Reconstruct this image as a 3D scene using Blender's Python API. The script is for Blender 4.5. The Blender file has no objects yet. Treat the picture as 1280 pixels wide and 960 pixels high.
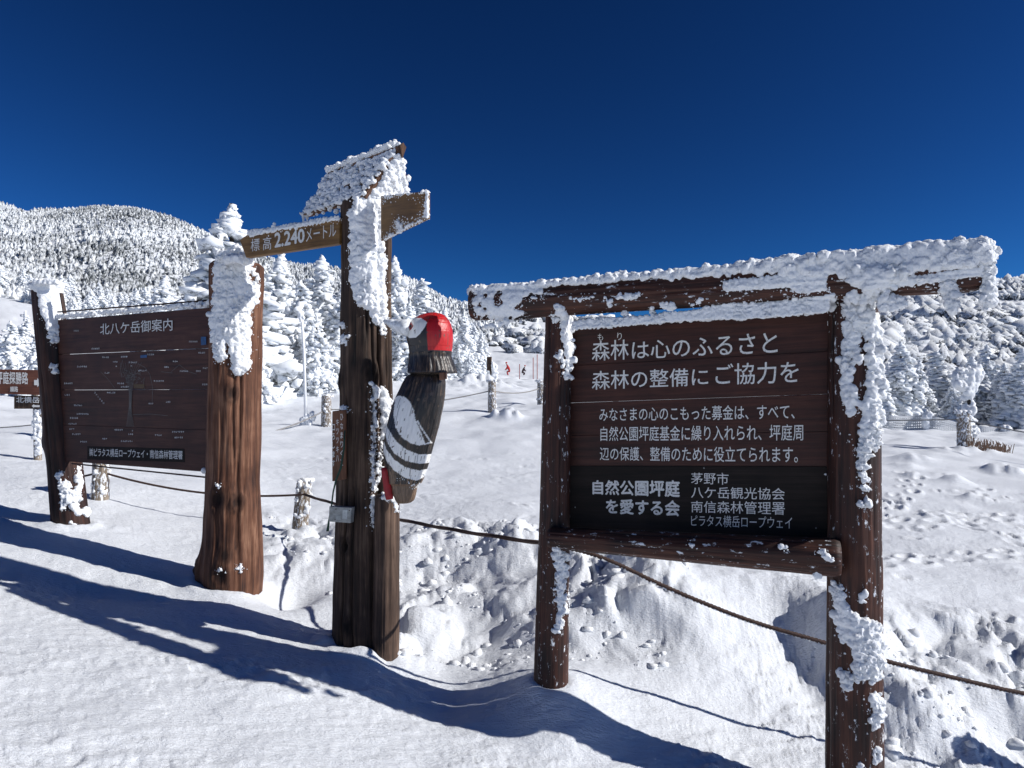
import bpy, bmesh, math, random
import numpy as np
from mathutils import Vector, Matrix
from mathutils.bvhtree import BVHTree

S = bpy.context.scene
COL = S.collection
R = math.radians

# ------------------------------------------------------------------ camera, sky, sun, exposure
EYE = 1.76
F = 853.33                     # focal length in photo pixels
PITCH = math.atan(20 / F)
cd = bpy.data.cameras.new('camera'); cam = bpy.data.objects.new('camera', cd); COL.objects.link(cam)
cd.sensor_width = 36; cd.lens = 24; cd.clip_start = 0.05; cd.clip_end = 3000
cam.location = (0, 0, EYE); cam.rotation_euler = (R(90) + PITCH, 0, 0)
S.camera = cam

SUN_EL = R(31); SUN_A = R(-11)          # SUN_A: bearing of the sun, measured from +X towards +Y
sv = Vector((math.cos(SUN_EL) * math.cos(SUN_A), math.cos(SUN_EL) * math.sin(SUN_A), math.sin(SUN_EL)))
ld = bpy.data.lights.new('sun', 'SUN'); ld.energy = 4.8; ld.angle = R(0.55); ld.color = (1, .97, .93)
lo = bpy.data.objects.new('sun', ld); COL.objects.link(lo)
lo.rotation_euler = sv.to_track_quat('Z', 'Y').to_euler(); lo.location = (10, -3, 12)
W = bpy.data.worlds.new('World'); S.world = W; W.use_nodes = True
wn = W.node_tree; wn.nodes.clear()
sky = wn.nodes.new('ShaderNodeTexSky'); sky.sky_type = 'NISHITA'; sky.sun_disc = False
sky.sun_elevation = SUN_EL; sky.sun_rotation = R(90) - SUN_A
sky.altitude = 2500; sky.air_density = 1.0; sky.dust_density = 0.0; sky.ozone_density = 5.5
gm = wn.nodes.new('ShaderNodeGamma'); gm.inputs[1].default_value = 1.7       # a polarised, very deep alpine blue
bg = wn.nodes.new('ShaderNodeBackground'); bg.inputs[1].default_value = 0.05
wo = wn.nodes.new('ShaderNodeOutputWorld')
wn.links.new(sky.outputs[0], gm.inputs[0]); tint = wn.nodes.new('ShaderNodeMix'); tint.data_type = 'RGBA'; tint.blend_type = 'MULTIPLY'; tint.inputs[0].default_value = 1; tint.inputs[7].default_value = (.165, .355, .405, 1)
wn.links.new(gm.outputs[0], tint.inputs[6]); wn.links.new(tint.outputs[2], bg.inputs[0]); wn.links.new(bg.outputs[0], wo.inputs[0])
S.view_settings.view_transform = 'Standard'; S.view_settings.look = 'None'
S.view_settings.exposure = 0.04; S.view_settings.gamma = 1; S.view_settings.use_curve_mapping = False
S.cycles.max_bounces = 6; S.cycles.diffuse_bounces = 3; S.cycles.glossy_bounces = 2

# ------------------------------------------------------------------ helpers
rng = np.random.default_rng(7)
random.seed(5)
cp_, sp_ = math.cos(PITCH), math.sin(PITCH)
def P(px, py, d):
    """photo pixel + distance along the ground (m) -> world point"""
    x = (px - 640) / F; v = (480 - py) / F
    y = cp_ - sp_ * v; z = sp_ + cp_ * v
    return Vector((x / y * d, d, EYE + z / y * d))
def ray(px, py):
    return (P(px, py, 1) - Vector((0, 0, EYE))).normalized()
def onplane(px, py, pl):
    o, n = pl; r = ray(px, py); e = Vector((0, 0, EYE))
    return e + r * ((o - e).dot(n) / r.dot(n))

def _h(ix, iy, iz, seed):
    h = (ix.astype(np.int64) * 374761393 + iy.astype(np.int64) * 668265263 + iz.astype(np.int64) * 2147483647 + seed * 1274126177) & 0xffffffff
    h = ((h ^ (h >> 13)) * 1274126177) & 0xffffffff
    h = ((h ^ (h >> 16)) * 2246822519) & 0xffffffff
    return ((h ^ (h >> 15)) & 0xffffff) / 8388608.0 - 1.0
def noise(x, y, z=None, seed=0):
    x = np.asarray(x, float); y = np.asarray(y, float)
    z = np.zeros_like(x) if z is None else np.asarray(z, float)
    fx, fy, fz = np.floor(x), np.floor(y), np.floor(z)
    tx, ty, tz = x - fx, y - fy, z - fz
    tx = tx * tx * (3 - 2 * tx); ty = ty * ty * (3 - 2 * ty); tz = tz * tz * (3 - 2 * tz)
    r = 0
    for a in (0, 1):
        wx = tx if a else 1 - tx
        for b in (0, 1):
            wy = ty if b else 1 - ty
            for c in (0, 1):
                wz = tz if c else 1 - tz
                r = r + wx * wy * wz * _h(fx + a, fy + b, fz + c, seed)
    return r
def fbm(x, y, z=None, seed=0, o=4, g=.5):
    r = 0; a = 1; t = 0
    zz = np.zeros_like(np.asarray(x, float)) if z is None else z
    for i in range(o):
        k = 2.03 ** i
        r = r + a * noise(x * k, y * k, zz * k, seed + i * 17); t += a; a *= g
    return r / t
def sst(a, b, x):
    t = np.clip((x - a) / (b - a), 0, 1); return t * t * (3 - 2 * t)

def mesh_np(name, v, f, smooth=True):
    me = bpy.data.meshes.new(name)
    v = np.asarray(v, np.float32); f = np.asarray(f, np.int32)
    n = f.shape[1]
    me.vertices.add(len(v)); me.vertices.foreach_set('co', v.ravel())
    me.loops.add(f.size); me.loops.foreach_set('vertex_index', f.ravel())
    me.polygons.add(len(f)); me.polygons.foreach_set('loop_start', np.arange(0, f.size, n, dtype=np.int32))
    me.update(calc_edges=True)
    if smooth: me.shade_smooth()
    return me
WM = {}                                  # world matrix of every object made here
def put(o, parent=None, M=None):
    """link o with world matrix M under parent"""
    M = M or Matrix.Identity(4)
    COL.objects.link(o); WM[o.name] = M.copy()
    if parent is not None:
        o.parent = parent; o.matrix_basis = WM[parent.name].inverted() @ M
    else: o.matrix_basis = M
    return o
def obj(name, me, mat, parent=None, M=None, label=None):
    o = bpy.data.objects.new(name, me)
    if mat is not None:
        me.materials.clear()
        for m in (mat if isinstance(mat, (list, tuple)) else [mat]): me.materials.append(m)
    if label: o['label'] = label
    return put(o, parent, M)
def tag(o, label, cat, group=None, kind=None):
    if label: o['label'] = label
    if cat: o['category'] = cat
    if group: o['group'] = group
    if kind: o['kind'] = kind
    return o
def thing(name, loc, label, cat, group=None):
    o = bpy.data.objects.new(name, None); o.empty_display_size = .1
    put(o, None, Matrix.Translation(loc)); return tag(o, label, cat, group)

# ------------------------------------------------------------------ materials
def newmat(name):
    m = bpy.data.materials.new(name); m.use_nodes = True
    nt = m.node_tree; b = nt.nodes['Principled BSDF']
    return m, nt, b
def nd(nt, t, **k):
    n = nt.nodes.new(t)
    for a, b in k.items():
        if a.startswith('i_'):
            key = a[2:]
            n.inputs[int(key) if key.isdigit() else key.replace('_', ' ')].default_value = b
        else: setattr(n, a, b)
    return n
def ramp(nt, fac, stops):
    r = nt.nodes.new('ShaderNodeValToRGB'); e = r.color_ramp.elements
    while len(e) < len(stops): e.new(.5)
    for i, (p, c) in enumerate(stops):
        e[i].position = p; e[i].color = (*c, 1) if len(c) == 3 else c
    nt.links.new(fac, r.inputs[0]); return r.outputs[0]
def coords(nt, scale=(1, 1, 1), kind='Object', rot=(0, 0, 0)):
    tc = nt.nodes.new('ShaderNodeTexCoord'); mp = nt.nodes.new('ShaderNodeMapping')
    mp.inputs['Scale'].default_value = scale; mp.inputs['Rotation'].default_value = rot
    nt.links.new(tc.outputs[kind], mp.inputs[0]); return mp.outputs[0]
def noisen(nt, vec, scale, detail=4, rough=.55, dist=0):
    n = nd(nt, 'ShaderNodeTexNoise', i_Scale=scale, i_Detail=detail, i_Roughness=rough, i_Distortion=dist)
    nt.links.new(vec, n.inputs['Vector']); return n.outputs['Fac']
def bump(nt, b, hs, dists, strength=1):
    prev = None
    for h, d in zip(hs, dists):
        bn = nd(nt, 'ShaderNodeBump', i_Strength=strength, i_Distance=d)
        nt.links.new(h, bn.inputs['Height'])
        if prev: nt.links.new(prev, bn.inputs['Normal'])
        prev = bn.outputs[0]
    nt.links.new(prev, b.inputs['Normal'])

def wood(name, stops, gloss=.7, gscale=1.0, axis='z', bd=.004, frost=0.0):
    m, nt, b = newmat(name)
    sc = {'z': (14, 14, .9), 'x': (.9, 14, 14)}[axis]
    v = coords(nt, tuple(a * gscale for a in sc))
    n1 = noisen(nt, v, 2.2, 6, .62, .4)
    v2 = coords(nt, tuple(a * gscale for a in ({'z': (60, 60, 1.6), 'x': (1.6, 60, 60)}[axis])))
    n2 = noisen(nt, v2, 2.0, 3, .6)
    v3 = coords(nt, (1, 1, 1)); n3 = noisen(nt, v3, 3.5, 3, .6)
    mx = nd(nt, 'ShaderNodeMath', operation='MULTIPLY_ADD'); nt.links.new(n2, mx.inputs[0]); mx.inputs[1].default_value = .45; nt.links.new(n1, mx.inputs[2])
    m2 = nd(nt, 'ShaderNodeMath', operation='MULTIPLY_ADD'); nt.links.new(n3, m2.inputs[0]); m2.inputs[1].default_value = .6; nt.links.new(mx.outputs[0], m2.inputs[2])
    m3 = nd(nt, 'ShaderNodeMath', operation='MULTIPLY_ADD'); nt.links.new(m2.outputs[0], m3.inputs[0]); m3.inputs[1].default_value = 1.35; m3.inputs[2].default_value = -.89
    c = ramp(nt, m3.outputs[0], stops)
    if frost > 0:      # grains of hoar frost caught in the wood
        nf = noisen(nt, coords(nt, (1, 1, .45)), 38, 5, .7)
        fr = ramp(nt, nf, [(.62 - frost * .12, (0, 0, 0)), (.68 - frost * .12, (1, 1, 1))])
        mix = nd(nt, 'ShaderNodeMix', data_type='RGBA'); nt.links.new(fr, mix.inputs[0]); nt.links.new(c, mix.inputs[6]); mix.inputs[7].default_value = (.75, .78, .82, 1)
        c = mix.outputs[2]
    at = nd(nt, 'ShaderNodeAttribute', attribute_name='wear')      # dark knots and open cracks, stored on the log itself
    dk = nd(nt, 'ShaderNodeMix', data_type='RGBA', blend_type='MULTIPLY'); nt.links.new(at.outputs['Fac'], dk.inputs[0]); nt.links.new(c, dk.inputs[6]); dk.inputs[7].default_value = (.16, .13, .12, 1)
    c = dk.outputs[2]
    nt.links.new(c, b.inputs['Base Color']); b.inputs['Roughness'].default_value = gloss
    b.inputs['Specular IOR Level'].default_value = .35
    bump(nt, b, [n1, n2], [bd, bd * .5])
    return m
M_dark = wood('dark_stained_wood', [(.2, (.010, .006, .005)), (.5, (.032, .011, .007)), (.8, (.07, .026, .015))], .6)
M_beam = wood('beam_wood', [(.2, (.012, .006, .005)), (.5, (.040, .013, .008)), (.8, (.09, .032, .018))], .6, frost=.12)
M_post2 = wood('red_cedar_wood', [(.15, (.025, .010, .007)), (.5, (.12, .049, .026)), (.85, (.27, .14, .085))], .75)
M_weath = wood('weathered_grey_wood', [(.15, (.010, .008, .007)), (.5, (.055, .033, .023)), (.85, (.15, .10, .07))], .85, bd=.007)
M_stub = wood('pale_log_wood', [(.15, (.02, .013, .01)), (.5, (.075, .046, .032)), (.85, (.18, .115, .08))], .8)
M_fence = wood('frosted_fence_wood', [(.15, (.08, .065, .05)), (.5, (.2, .16, .12)), (.85, (.38, .32, .26))], .85, frost=.9)
M_plank = wood('dark_plank', [(.2, (.020, .006, .004)), (.5, (.042, .012, .0075)), (.8, (.07, .022, .013))], .55, axis='x', bd=.0015)
M_black = wood('black_plank', [(.2, (.006, .005, .004)), (.5, (.013, .009, .007)), (.8, (.024, .017, .014))], .85, axis='x', bd=.0008)
M_plankL = wood('faded_plank', [(.2, (.026, .008, .005)), (.5, (.055, .017, .010)), (.8, (.085, .032, .020))], .6, axis='x', bd=.0015)
M_arm = wood('ochre_board', [(.2, (.09, .045, .014)), (.5, (.17, .088, .026)), (.8, (.27, .15, .05))], .6, axis='x', bd=.001)
M_shing = wood('shingle_wood', [(.2, (.05, .025, .016)), (.5, (.12, .06, .035)), (.8, (.2, .1, .06))], .8)
def plain(name, col, rough=.6, metal=0, nz=0):
    m, nt, b = newmat(name)
    b.inputs['Roughness'].default_value = rough; b.inputs['Metallic'].default_value = metal
    n = noisen(nt, coords(nt), 40, 4)
    lo_ = tuple(c * (1 - .35 - nz) for c in col); hi = tuple(min(1, c * (1.2 + nz)) for c in col)
    nt.links.new(ramp(nt, n, [(.3, lo_), (.7, hi)]), b.inputs['Base Color'])
    return m
M_paint = plain('white_lettering', (.82, .82, .8), .6)
nt_w = M_paint.node_tree; b_w = nt_w.nodes['Principled BSDF']
nt_w.links.new(ramp(nt_w, noisen(nt_w, coords(nt_w), 130, 4, .7), [(.30, (.16, .12, .10)), (.40, (.66, .65, .62)), (.7, (.84, .84, .82))]), b_w.inputs['Base Color'])
M_ink = plain('map_print_grey', (.6, .6, .59), .6)
M_inkf = plain('map_print_faint', (.13, .12, .11), .6)
M_blue = plain('map_print_blue', (.01, .07, .2), .5)
M_brown = plain('map_print_ochre', (.1, .055, .015), .6)
M_rope = plain('dark_rope', (.06, .032, .025), .85)
M_rope2 = plain('frosted_rope', (.3, .29, .28), .85)
M_metal = plain('dull_metal', (.3, .31, .3), .45, .3)
M_greenc = plain('green_cord', (.01, .05, .03), .7)
M_red = plain('red_cloth', (.5, .02, .02), .7)
M_darkcl = plain('dark_cloth', (.05, .02, .025), .8)
M_skin = plain('skin', (.5, .3, .2), .6)
M_pole = plain('red_pole', (.35, .07, .06), .6)
M_twig = plain('dry_twig', (.16, .09, .06), .8)
M_net = plain('frosted_net', (.5, .52, .55), .8)

def snowmat(name, bumps, col=(.86, .88, .9), rough=.75, dirt=0):
    m, nt, b = newmat(name)
    b.inputs['Base Color'].default_value = (*col, 1); b.inputs['Roughness'].default_value = rough
    b.inputs['Specular IOR Level'].default_value = .25
    hs, ds = [], []
    for sc, anis, d in bumps:
        v = coords(nt, anis, 'Object', (0, 0, R(14)))
        hs.append(noisen(nt, v, sc, 5, .65)); ds.append(d)
    bump(nt, b, hs, ds)
    return m
M_ground = snowmat('ground_snow', [(24, (.5, 1.7, 1), .014), (70, (.8, 1.2, 1), .007), (190, (1, 1, 1), .002)], (.80, .83, .87))
M_rime = snowmat('rime_ice', [(45, (1, 1, 1), .008), (130, (1, 1, 1), .003)], (.86, .88, .9), .7)

def frostmat(name, sc, lo_=.45, hi=.6, dark=(.035, .045, .035), up=.35, big=0, white=(.84, .87, .9)):
    """snow-laden foliage: snow lies on upper and outer faces, dark needles show in patches and from below"""
    m, nt, b = newmat(name)
    g = nd(nt, 'ShaderNodeNewGeometry'); sx = nd(nt, 'ShaderNodeSeparateXYZ'); nt.links.new(g.outputs['Normal'], sx.inputs[0])
    n = noisen(nt, coords(nt, (1, 1, 1)), sc, 4, .7)
    a = nd(nt, 'ShaderNodeMath', operation='MULTIPLY_ADD'); nt.links.new(sx.outputs[2], a.inputs[0]); a.inputs[1].default_value = up; nt.links.new(n, a.inputs[2])
    if big:                      # stands of fir that hold less snow than others
        n2 = noisen(nt, coords(nt, (1, 1, 2)), big, 3, .6)
        a2 = nd(nt, 'ShaderNodeMath', operation='MULTIPLY_ADD'); nt.links.new(n2, a2.inputs[0]); a2.inputs[1].default_value = .45; nt.links.new(a.outputs[0], a2.inputs[2])
        a3 = nd(nt, 'ShaderNodeMath', operation='SUBTRACT'); nt.links.new(a2.outputs[0], a3.inputs[0]); a3.inputs[1].default_value = .23; a = a3
    f = ramp(nt, a.outputs[0], [(lo_, (0, 0, 0)), (hi, (1, 1, 1))])
    mix = nd(nt, 'ShaderNodeMix', data_type='RGBA'); nt.links.new(f, mix.inputs[0])
    mix.inputs[6].default_value = (*dark, 1); mix.inputs[7].default_value = (*white, 1)
    nt.links.new(mix.outputs[2], b.inputs['Base Color']); b.inputs['Roughness'].default_value = .8
    b.inputs['Specular IOR Level'].default_value = .2
    bump(nt, b, [n], [.25 / sc])
    return m
M_tree = frostmat('rime_covered_needles', 45, .12, .34, (.10, .11, .115), .28)
M_far = frostmat('far_frosted_forest', 1.1, .40, .64, (.10, .11, .115), .12, .025)
M_shrub = frostmat('snow_laden_shrubs', 3.0, .47, .62, (.05, .055, .065), .22, .06)
M_bark = wood('bark', [(.2, (.03, .025, .02)), (.5, (.08, .065, .055)), (.8, (.3, .3, .3))], .9)

# ------------------------------------------------------------------ terrain
cols = np.array([-2500, -900, -400, 0, 120, 285, 400, 455, 560, 690, 800, 940, 1065, 1200, 1350, 1700, 3600], float)
uu = (cols - 640) / F
def plane(d): return -1.76 - .15 * np.clip(uu * d, -9, 9)
rows = {}
for d in (.9, 2.5, 3.4): rows[d] = plane(d)
def ed(base, ch):
    r = base.copy()
    for k, v in ch.items(): r[list(cols).index(k)] = v
    return r
rows[4.0] = ed(plane(4.0), {690: -1.60, 800: -1.78, 560: -1.76, 940: -1.97})
rows[4.6] = ed(plane(4.6), {-900: -.9, -400: -1.1, 0: -1.27, 120: -1.39, 285: -1.51, 400: -1.60, 560: -1.74, 690: -1.66, 800: -1.66, 940: -1.80, 1065: -1.92, 1200: -1.96, 1350: -2.1})
rows[5.0] = ed(plane(5.0), {-900: -.9, -400: -1.1, 0: -1.33, 120: -1.42, 285: -1.505, 400: -1.64, 455: -1.66, 560: -1.66, 690: -1.52, 800: -1.47, 940: -1.58, 1065: -1.72, 1200: -1.84, 1350: -1.95})
rows[5.45] = ed(plane(5.45), {-900: -.7, -400: -.95, 0: -1.21, 120: -1.33, 285: -1.455, 400: -1.56, 455: -1.60, 560: -1.53, 690: -1.38, 800: -1.33, 940: -1.40, 1065: -1.55, 1200: -1.72, 1350: -1.82, 1700: -2.1, 3600: -2.3})
rows[5.8] = rows[5.45].copy(); rows[5.8][3:6] = (-1.15, -1.27, -1.44)
rows[6.4] = ed(plane(6.4), {0: -1.08, 120: -1.21, 285: -1.35, 400: -1.36, 455: -1.34, 560: -1.22, 690: -1.27, 800: -1.36, 940: -1.47, 1065: -1.55, 1200: -1.66, 1350: -1.75, 1700: -2.0, 3600: -2.2})
rows[8] = np.array([-.5, -.5, -.6, -.86, -.97, -1.24, -1.40, -1.41, -1.40, -1.42, -1.48, -1.55, -1.63, -1.70, -1.8, -1.95, -2.1])
rows[12] = np.array([.2, .1, -.2, -.6, -.8, -1.05, -1.2, -1.22, -1.25, -1.28, -1.33, -1.4, -1.48, -1.55, -1.6, -1.8, -1.9])
rows[20] = np.array([2, 1.5, .9, .2, -.1, -.5, -.66, -.6, -.4, -.35, -.6, -.9, -1.05, -1.15, -1.2, -1.3, -1.3])
rows[35] = np.array([6, 5, 4.6, 3.4, 2.2, 1.2, 1.5, 1.5, 1.1, .8, .4, 0, -.5, -.9, -.8, -.5, 0])
rows[60] = np.array([12, 11, 10.5, 8.5, 6.5, 4.5, 4.0, 3.6, 2.8, 2.4, 2.1, 1.8, 1.3, 1.0, 1.5, 3, 5])
rows[100] = np.array([20, 18, 17, 15, 12, 9, 8, 7.5, 6.5, 6.2, 7, 9, 11, 13, 14, 16, 20])
def hermite(xs, ys, xq):
    """monotone cubic along axis 0 of ys"""
    m = np.zeros_like(ys); dx = np.diff(xs)[:, None]; s = np.diff(ys, axis=0) / dx
    m[1:-1] = np.where(s[1:] * s[:-1] > 0, 2 * s[1:] * s[:-1] / (s[1:] + s[:-1] + 1e-12), 0); m[0] = s[0]; m[-1] = s[-1]
    i = np.clip(np.searchsorted(xs, xq) - 1, 0, len(xs) - 2); h = (xs[i + 1] - xs[i])[:, None]; t = ((xq - xs[i])[:, None]) / h
    return (ys[i] * (2 * t**3 - 3 * t**2 + 1) + m[i] * h * (t**3 - 2 * t**2 + t) + ys[i + 1] * (3 * t**2 - 2 * t**3) + m[i + 1] * h * (t**3 - t**2))
NC = np.array([-2500, -900, -400, 0, 40, 80, 120, 160, 200, 240, 280, 320, 360, 400, 455, 510, 560, 600, 690, 800, 870, 940, 1065, 1130, 1200, 1270, 1350, 1700, 3600], float)
PH0 = np.arctan(uu); uu = (NC - 640) / F; PH = np.arctan(uu)
def hill(px): return np.interp(px, [-2500, -900, -400, -100, 0, 40, 80, 120, 160, 200, 240, 280, 320, 360, 455, 530, 590, 690, 800, 940, 1065, 1200, 1250, 1280, 1350, 1700, 3600],
                [330, 300, 282, 270, 267, 269, 264, 257, 255, 264, 282, 306, 322, 334, 346, 362, 384, 402, 402, 390, 378, 363, 358, 364, 354, 345, 355])
PQ = np.linspace(PH[0], PH[-1], 500)
for k in list(rows): rows[k] = hermite(PH0, np.array(rows[k], float)[:, None], PH)[:, 0]
RD = np.interp(NC, [0, 400, 600, 900, 1200], [350, 300, 230, 180, 170])
RZ = (500 - hill(NC)) / F * RD
for k in (150, 200, 260, 350):
    s = sst(0, 1, np.clip((k - 100) / (RD - 100), 0, 1)) * .45 + .55 * np.clip((k - 100) / (RD - 100), 0, 1)
    over = np.clip((k - RD) / RD, 0, 9)
    rows[k] = rows[100] + (RZ - rows[100]) * s - over * RZ * .9
rows[500] = RZ * .55; rows[900] = RZ * .1
RK = sorted(rows); RT = np.array([rows[k] for k in RK])
LQ = np.linspace(math.log(.9), math.log(900), 400)
T1 = hermite(np.log(np.array(RK, float)), RT, LQ)
T2 = hermite(PH, T1.T, PQ).T           # [logd, phi]
foot = []
r2 = np.random.default_rng(11)
for (x0, y0, x1, y1, n) in ((2.8, 6.2, 9.5, 9.5, 22), (3.2, 7.0, 8.0, 13.5, 20), (6.5, 5.5, 5.5, 13, 20), (4.2, 8.5, 11, 11.5, 20), (3.6, 5.2, 8.5, 6.4, 14)):   # trails of boot prints over the plateau
    for k in range(n):
        t = (k + r2.uniform(-.2, .2)) / n; an = math.atan2(y1 - y0, x1 - x0); o = .11 * (1 if k % 2 else -1)
        foot.append((x0 + (x1 - x0) * t - math.sin(an) * o, y0 + (y1 - y0) * t + math.cos(an) * o + .15 * math.sin(t * 7), r2.uniform(.08, .14), r2.uniform(.035, .075), an + r2.normal(0, .15)))
for k in range(45):
    px = r2.uniform(1085, 1330); d = r2.uniform(5.6, 14)
    foot.append(((px - 640) / F * d, d, r2.uniform(.05, .13), r2.uniform(.02, .06), r2.uniform(-.5, .9)))
for k in range(70):
    px = r2.uniform(300, 700); d = r2.uniform(7.5, 14)
    foot.append(((px - 640) / F * d, d, r2.uniform(.05, .1), r2.uniform(.01, .03), r2.uniform(-1, 1)))
BASES = [(.235, 3.98, .10), (1.735, 3.46, .13), (-1.0, 4.62, .21), (-.81, 4.44, .09), (-2.26, 5.486, .24), (-4.12, 6.42, .16)]
def H(X, Y, detail=True):
    X = np.asarray(X, float); Y = np.asarray(Y, float)
    phi = np.clip(np.arctan2(X, Y), PH[0], PH[-1]); r = np.hypot(X, Y)
    d = np.clip(r * np.cos(phi), RK[0], RK[-1])
    a = (np.log(d) - LQ[0]) / (LQ[1] - LQ[0]); b = (phi - PQ[0]) / (PQ[1] - PQ[0])
    i = np.clip(a.astype(int), 0, 398); j = np.clip(b.astype(int), 0, 498); a = a - i; b = b - j
    z = (T2[i, j] * (1 - a) + T2[i + 1, j] * a) * (1 - b) + (T2[i, j + 1] * (1 - a) + T2[i + 1, j + 1] * a) * b
    back = sst(PH[-1] * .98, math.pi, np.abs(np.arctan2(X, Y)))
    z = z * (1 - back) + (-1.76 - .15 * np.clip(X, -9, 9) + .004 * np.maximum(r - 10, 0)) * back
    if detail:
        u = X / np.maximum(Y, .3); px = 640 + u * F
        far = sst(3, 40, r)
        z = z + .035 * fbm(X * .8 + 3, Y * .8, seed=1, o=3) * (1 + 5 * far)
        ca, sa = math.cos(.45), math.sin(.45)
        xr = X * ca + Y * sa; yr = -X * sa + Y * ca
        near = 1 - sst(9, 22, r)
        wq = (.45 + .9 * sst(-.25, .35, fbm(X * .9, Y * .9, seed=90, o=2))) * (1 - .55 * sst(6, 9, r))
        z = z + near * (wq * (.008 * fbm(xr * 7, yr * 19, seed=5, o=4, g=.65) + .008 * sst(.05, .22, noise(xr * 4 + .5 * noise(xr * 9, yr * 9, seed=34), yr * 22, seed=33)) + .006 * sst(.1, .3, noise(xr * 11, yr * 44, seed=35)) + .004 * noise(X * 33, Y * 33, seed=36)) + .018 * fbm(X * 2.2, Y * 2.2, seed=9, o=3, g=.5))
        # lumpy bank of shovelled snow behind the signs
        bank = np.maximum(sst(455, 540, px) * (1 - sst(800, 900, px)) * sst(4.25, 4.8, Y) * (1 - sst(6.3, 7.4, Y)),
                          sst(1050, 1110, px) * (1 - sst(1500, 1700, px)) * sst(3.6, 4.1, Y) * (1 - sst(5.0, 5.8, Y)))
        bank = np.maximum(bank, .55 * sst(320, 350, px) * (1 - sst(420, 450, px)) * sst(5.6, 6.2, Y) * (1 - sst(7.6, 8.4, Y)))
        wx = X + .12 * noise(X * 4, Y * 4, seed=40); wy = Y + .12 * noise(X * 4, Y * 4, seed=41)
        lump = np.abs(noise(wx * 1.8, wy * 1.8, seed=12)) * .17 + np.abs(noise(wx * 4.2, wy * 4.2, seed=13)) * .10 + np.abs(noise(wx * 10, wy * 10, seed=14)) * .040 + .016 * np.abs(noise(wx * 27, wy * 27, seed=15)) + .05 * sst(.15, .3, noise(wx * 3.4, wy * 3.4, seed=17)) * sst(-.2, .3, noise(wx * 1.2, wy * 1.2, seed=18)) + .02
        lump = lump * (.55 + .9 * sst(-.3, .5, noise(X * 1.1, Y * 1.1, seed=16)))
        z = z + bank * (lump - .12)
        mid = sst(.5, 1, 1 - np.abs(px - 900) / 260) * sst(4.2, 4.7, Y) * (1 - sst(6, 7, Y))
        z = z + mid * .02 * fbm(X * 9, Y * 9, seed=21, o=3)
        def g(cx, cy, sx, sy, h): return h * np.exp(-((X - cx) / sx) ** 2 - ((Y - cy) / sy) ** 2)
        z = z + g(2.38, 4.85, .26, .38, .30) * (1 + .25 * noise(X * 7, Y * 7, seed=89)) + g(2.0, 4.75, .2, .45, -.10) + g(1.25, 4.95, .25, .35, .10)     # drift beside the big post
        for bx_, by_, br_ in BASES: z = z + .022 * np.exp(-((np.hypot(X - bx_, Y - by_) - br_ - .03) / .07) ** 2) * (1 + .8 * noise(X * 9, Y * 9, seed=88))
        z = z + g(.25, 4.9, .25, .3, .10) + g(-1.78, 5.55, .22, .3, -.16)
        z = z + g(2.6, 4.35, .25, .2, .16) + g(3.1, 4.7, .3, .25, .16)
        # low hummocks of drifted snow round posts and stones further out
        for hx, hy, s, h in ((1204, 16.9, .6, .18), (1140, 15, .35, .16), (1130, 14.2, .25, .12), (1255, 14, .4, .2), (1190, 12.5, .3, .12), (1140, 13, .2, .12), (628, 19, .45, .25), (640, 18.6, .3, .2), (1165, 9.5, .25, .08), (1215, 11, .2, .09), (600, 30, 1.2, .5)):
            z = z + g((hx - 640) / F * hy, hy, s, s * .8, h) * (1 + .5 * noise(X * 6, Y * 6, seed=77))
        zf = np.zeros_like(z)
        for fx, fy, s, h, an in foot:
            m = (np.abs(X - fx) < s * 3.5) & (np.abs(Y - fy) < s * 3.5)
            if m.any():
                dx = X[m] - fx; dy = Y[m] - fy; c, q = math.cos(an), math.sin(an)
                e = ((dx * c + dy * q) / (s * 1.2)) ** 2 + ((-dx * q + dy * c) / (s * .6)) ** 2
                zf[m] += -h * np.exp(-e * 1.6) + h * .45 * np.exp(-(np.sqrt(e) - 1.35) ** 2 * 5)
        z = z + zf
    return z + EYE
def Hs(x, y): return float(H(np.array([x]), np.array([y]))[0])

th_f = np.arctan(np.linspace(-1.0, 1.0, 820))
th_r = np.linspace(th_f[-1], 2 * math.pi + th_f[0], 110)[1:-1]
th = np.concatenate([th_f, th_r]); nt_ = len(th)
rad = [1.0]
while rad[-1] < 45: rad.append(rad[-1] * (1.012 if rad[-1] < 2.2 else 1.0068))
while rad[-1] < 1500: rad.append(rad[-1] * 1.03)
rad = np.array(rad); nr = len(rad)
TT, RR = np.meshgrid(th, rad)
X = (np.sin(TT) * RR).ravel(); Y = (np.cos(TT) * RR).ravel(); Z = H(X, Y)
v = np.stack([X, Y, Z], 1); v = np.vstack([v, [[0, 0, Hs(0, 0.001)]]])
i = np.arange(nr - 1)[:, None]; j = np.arange(nt_)[None, :]; jn = (j + 1) % nt_
q = np.stack([i * nt_ + j, i * nt_ + jn, (i + 1) * nt_ + jn, (i + 1) * nt_ + j], -1).reshape(-1, 4)
gm_ = mesh_np('snow_ground', v[:-1], q[:, ::-1])
ground = tag(obj('snow_ground', gm_, M_ground), 'snow covered ground rising to the hills', None, kind='structure')
cap = mesh_np('cap', np.vstack([v[:nt_], v[-1:]]), [[a, (a + 1) % nt_, nt_] for a in range(nt_)][::-1])
c_ = obj('snow_underfoot', cap, M_ground); c_['kind'] = 'structure'

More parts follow.
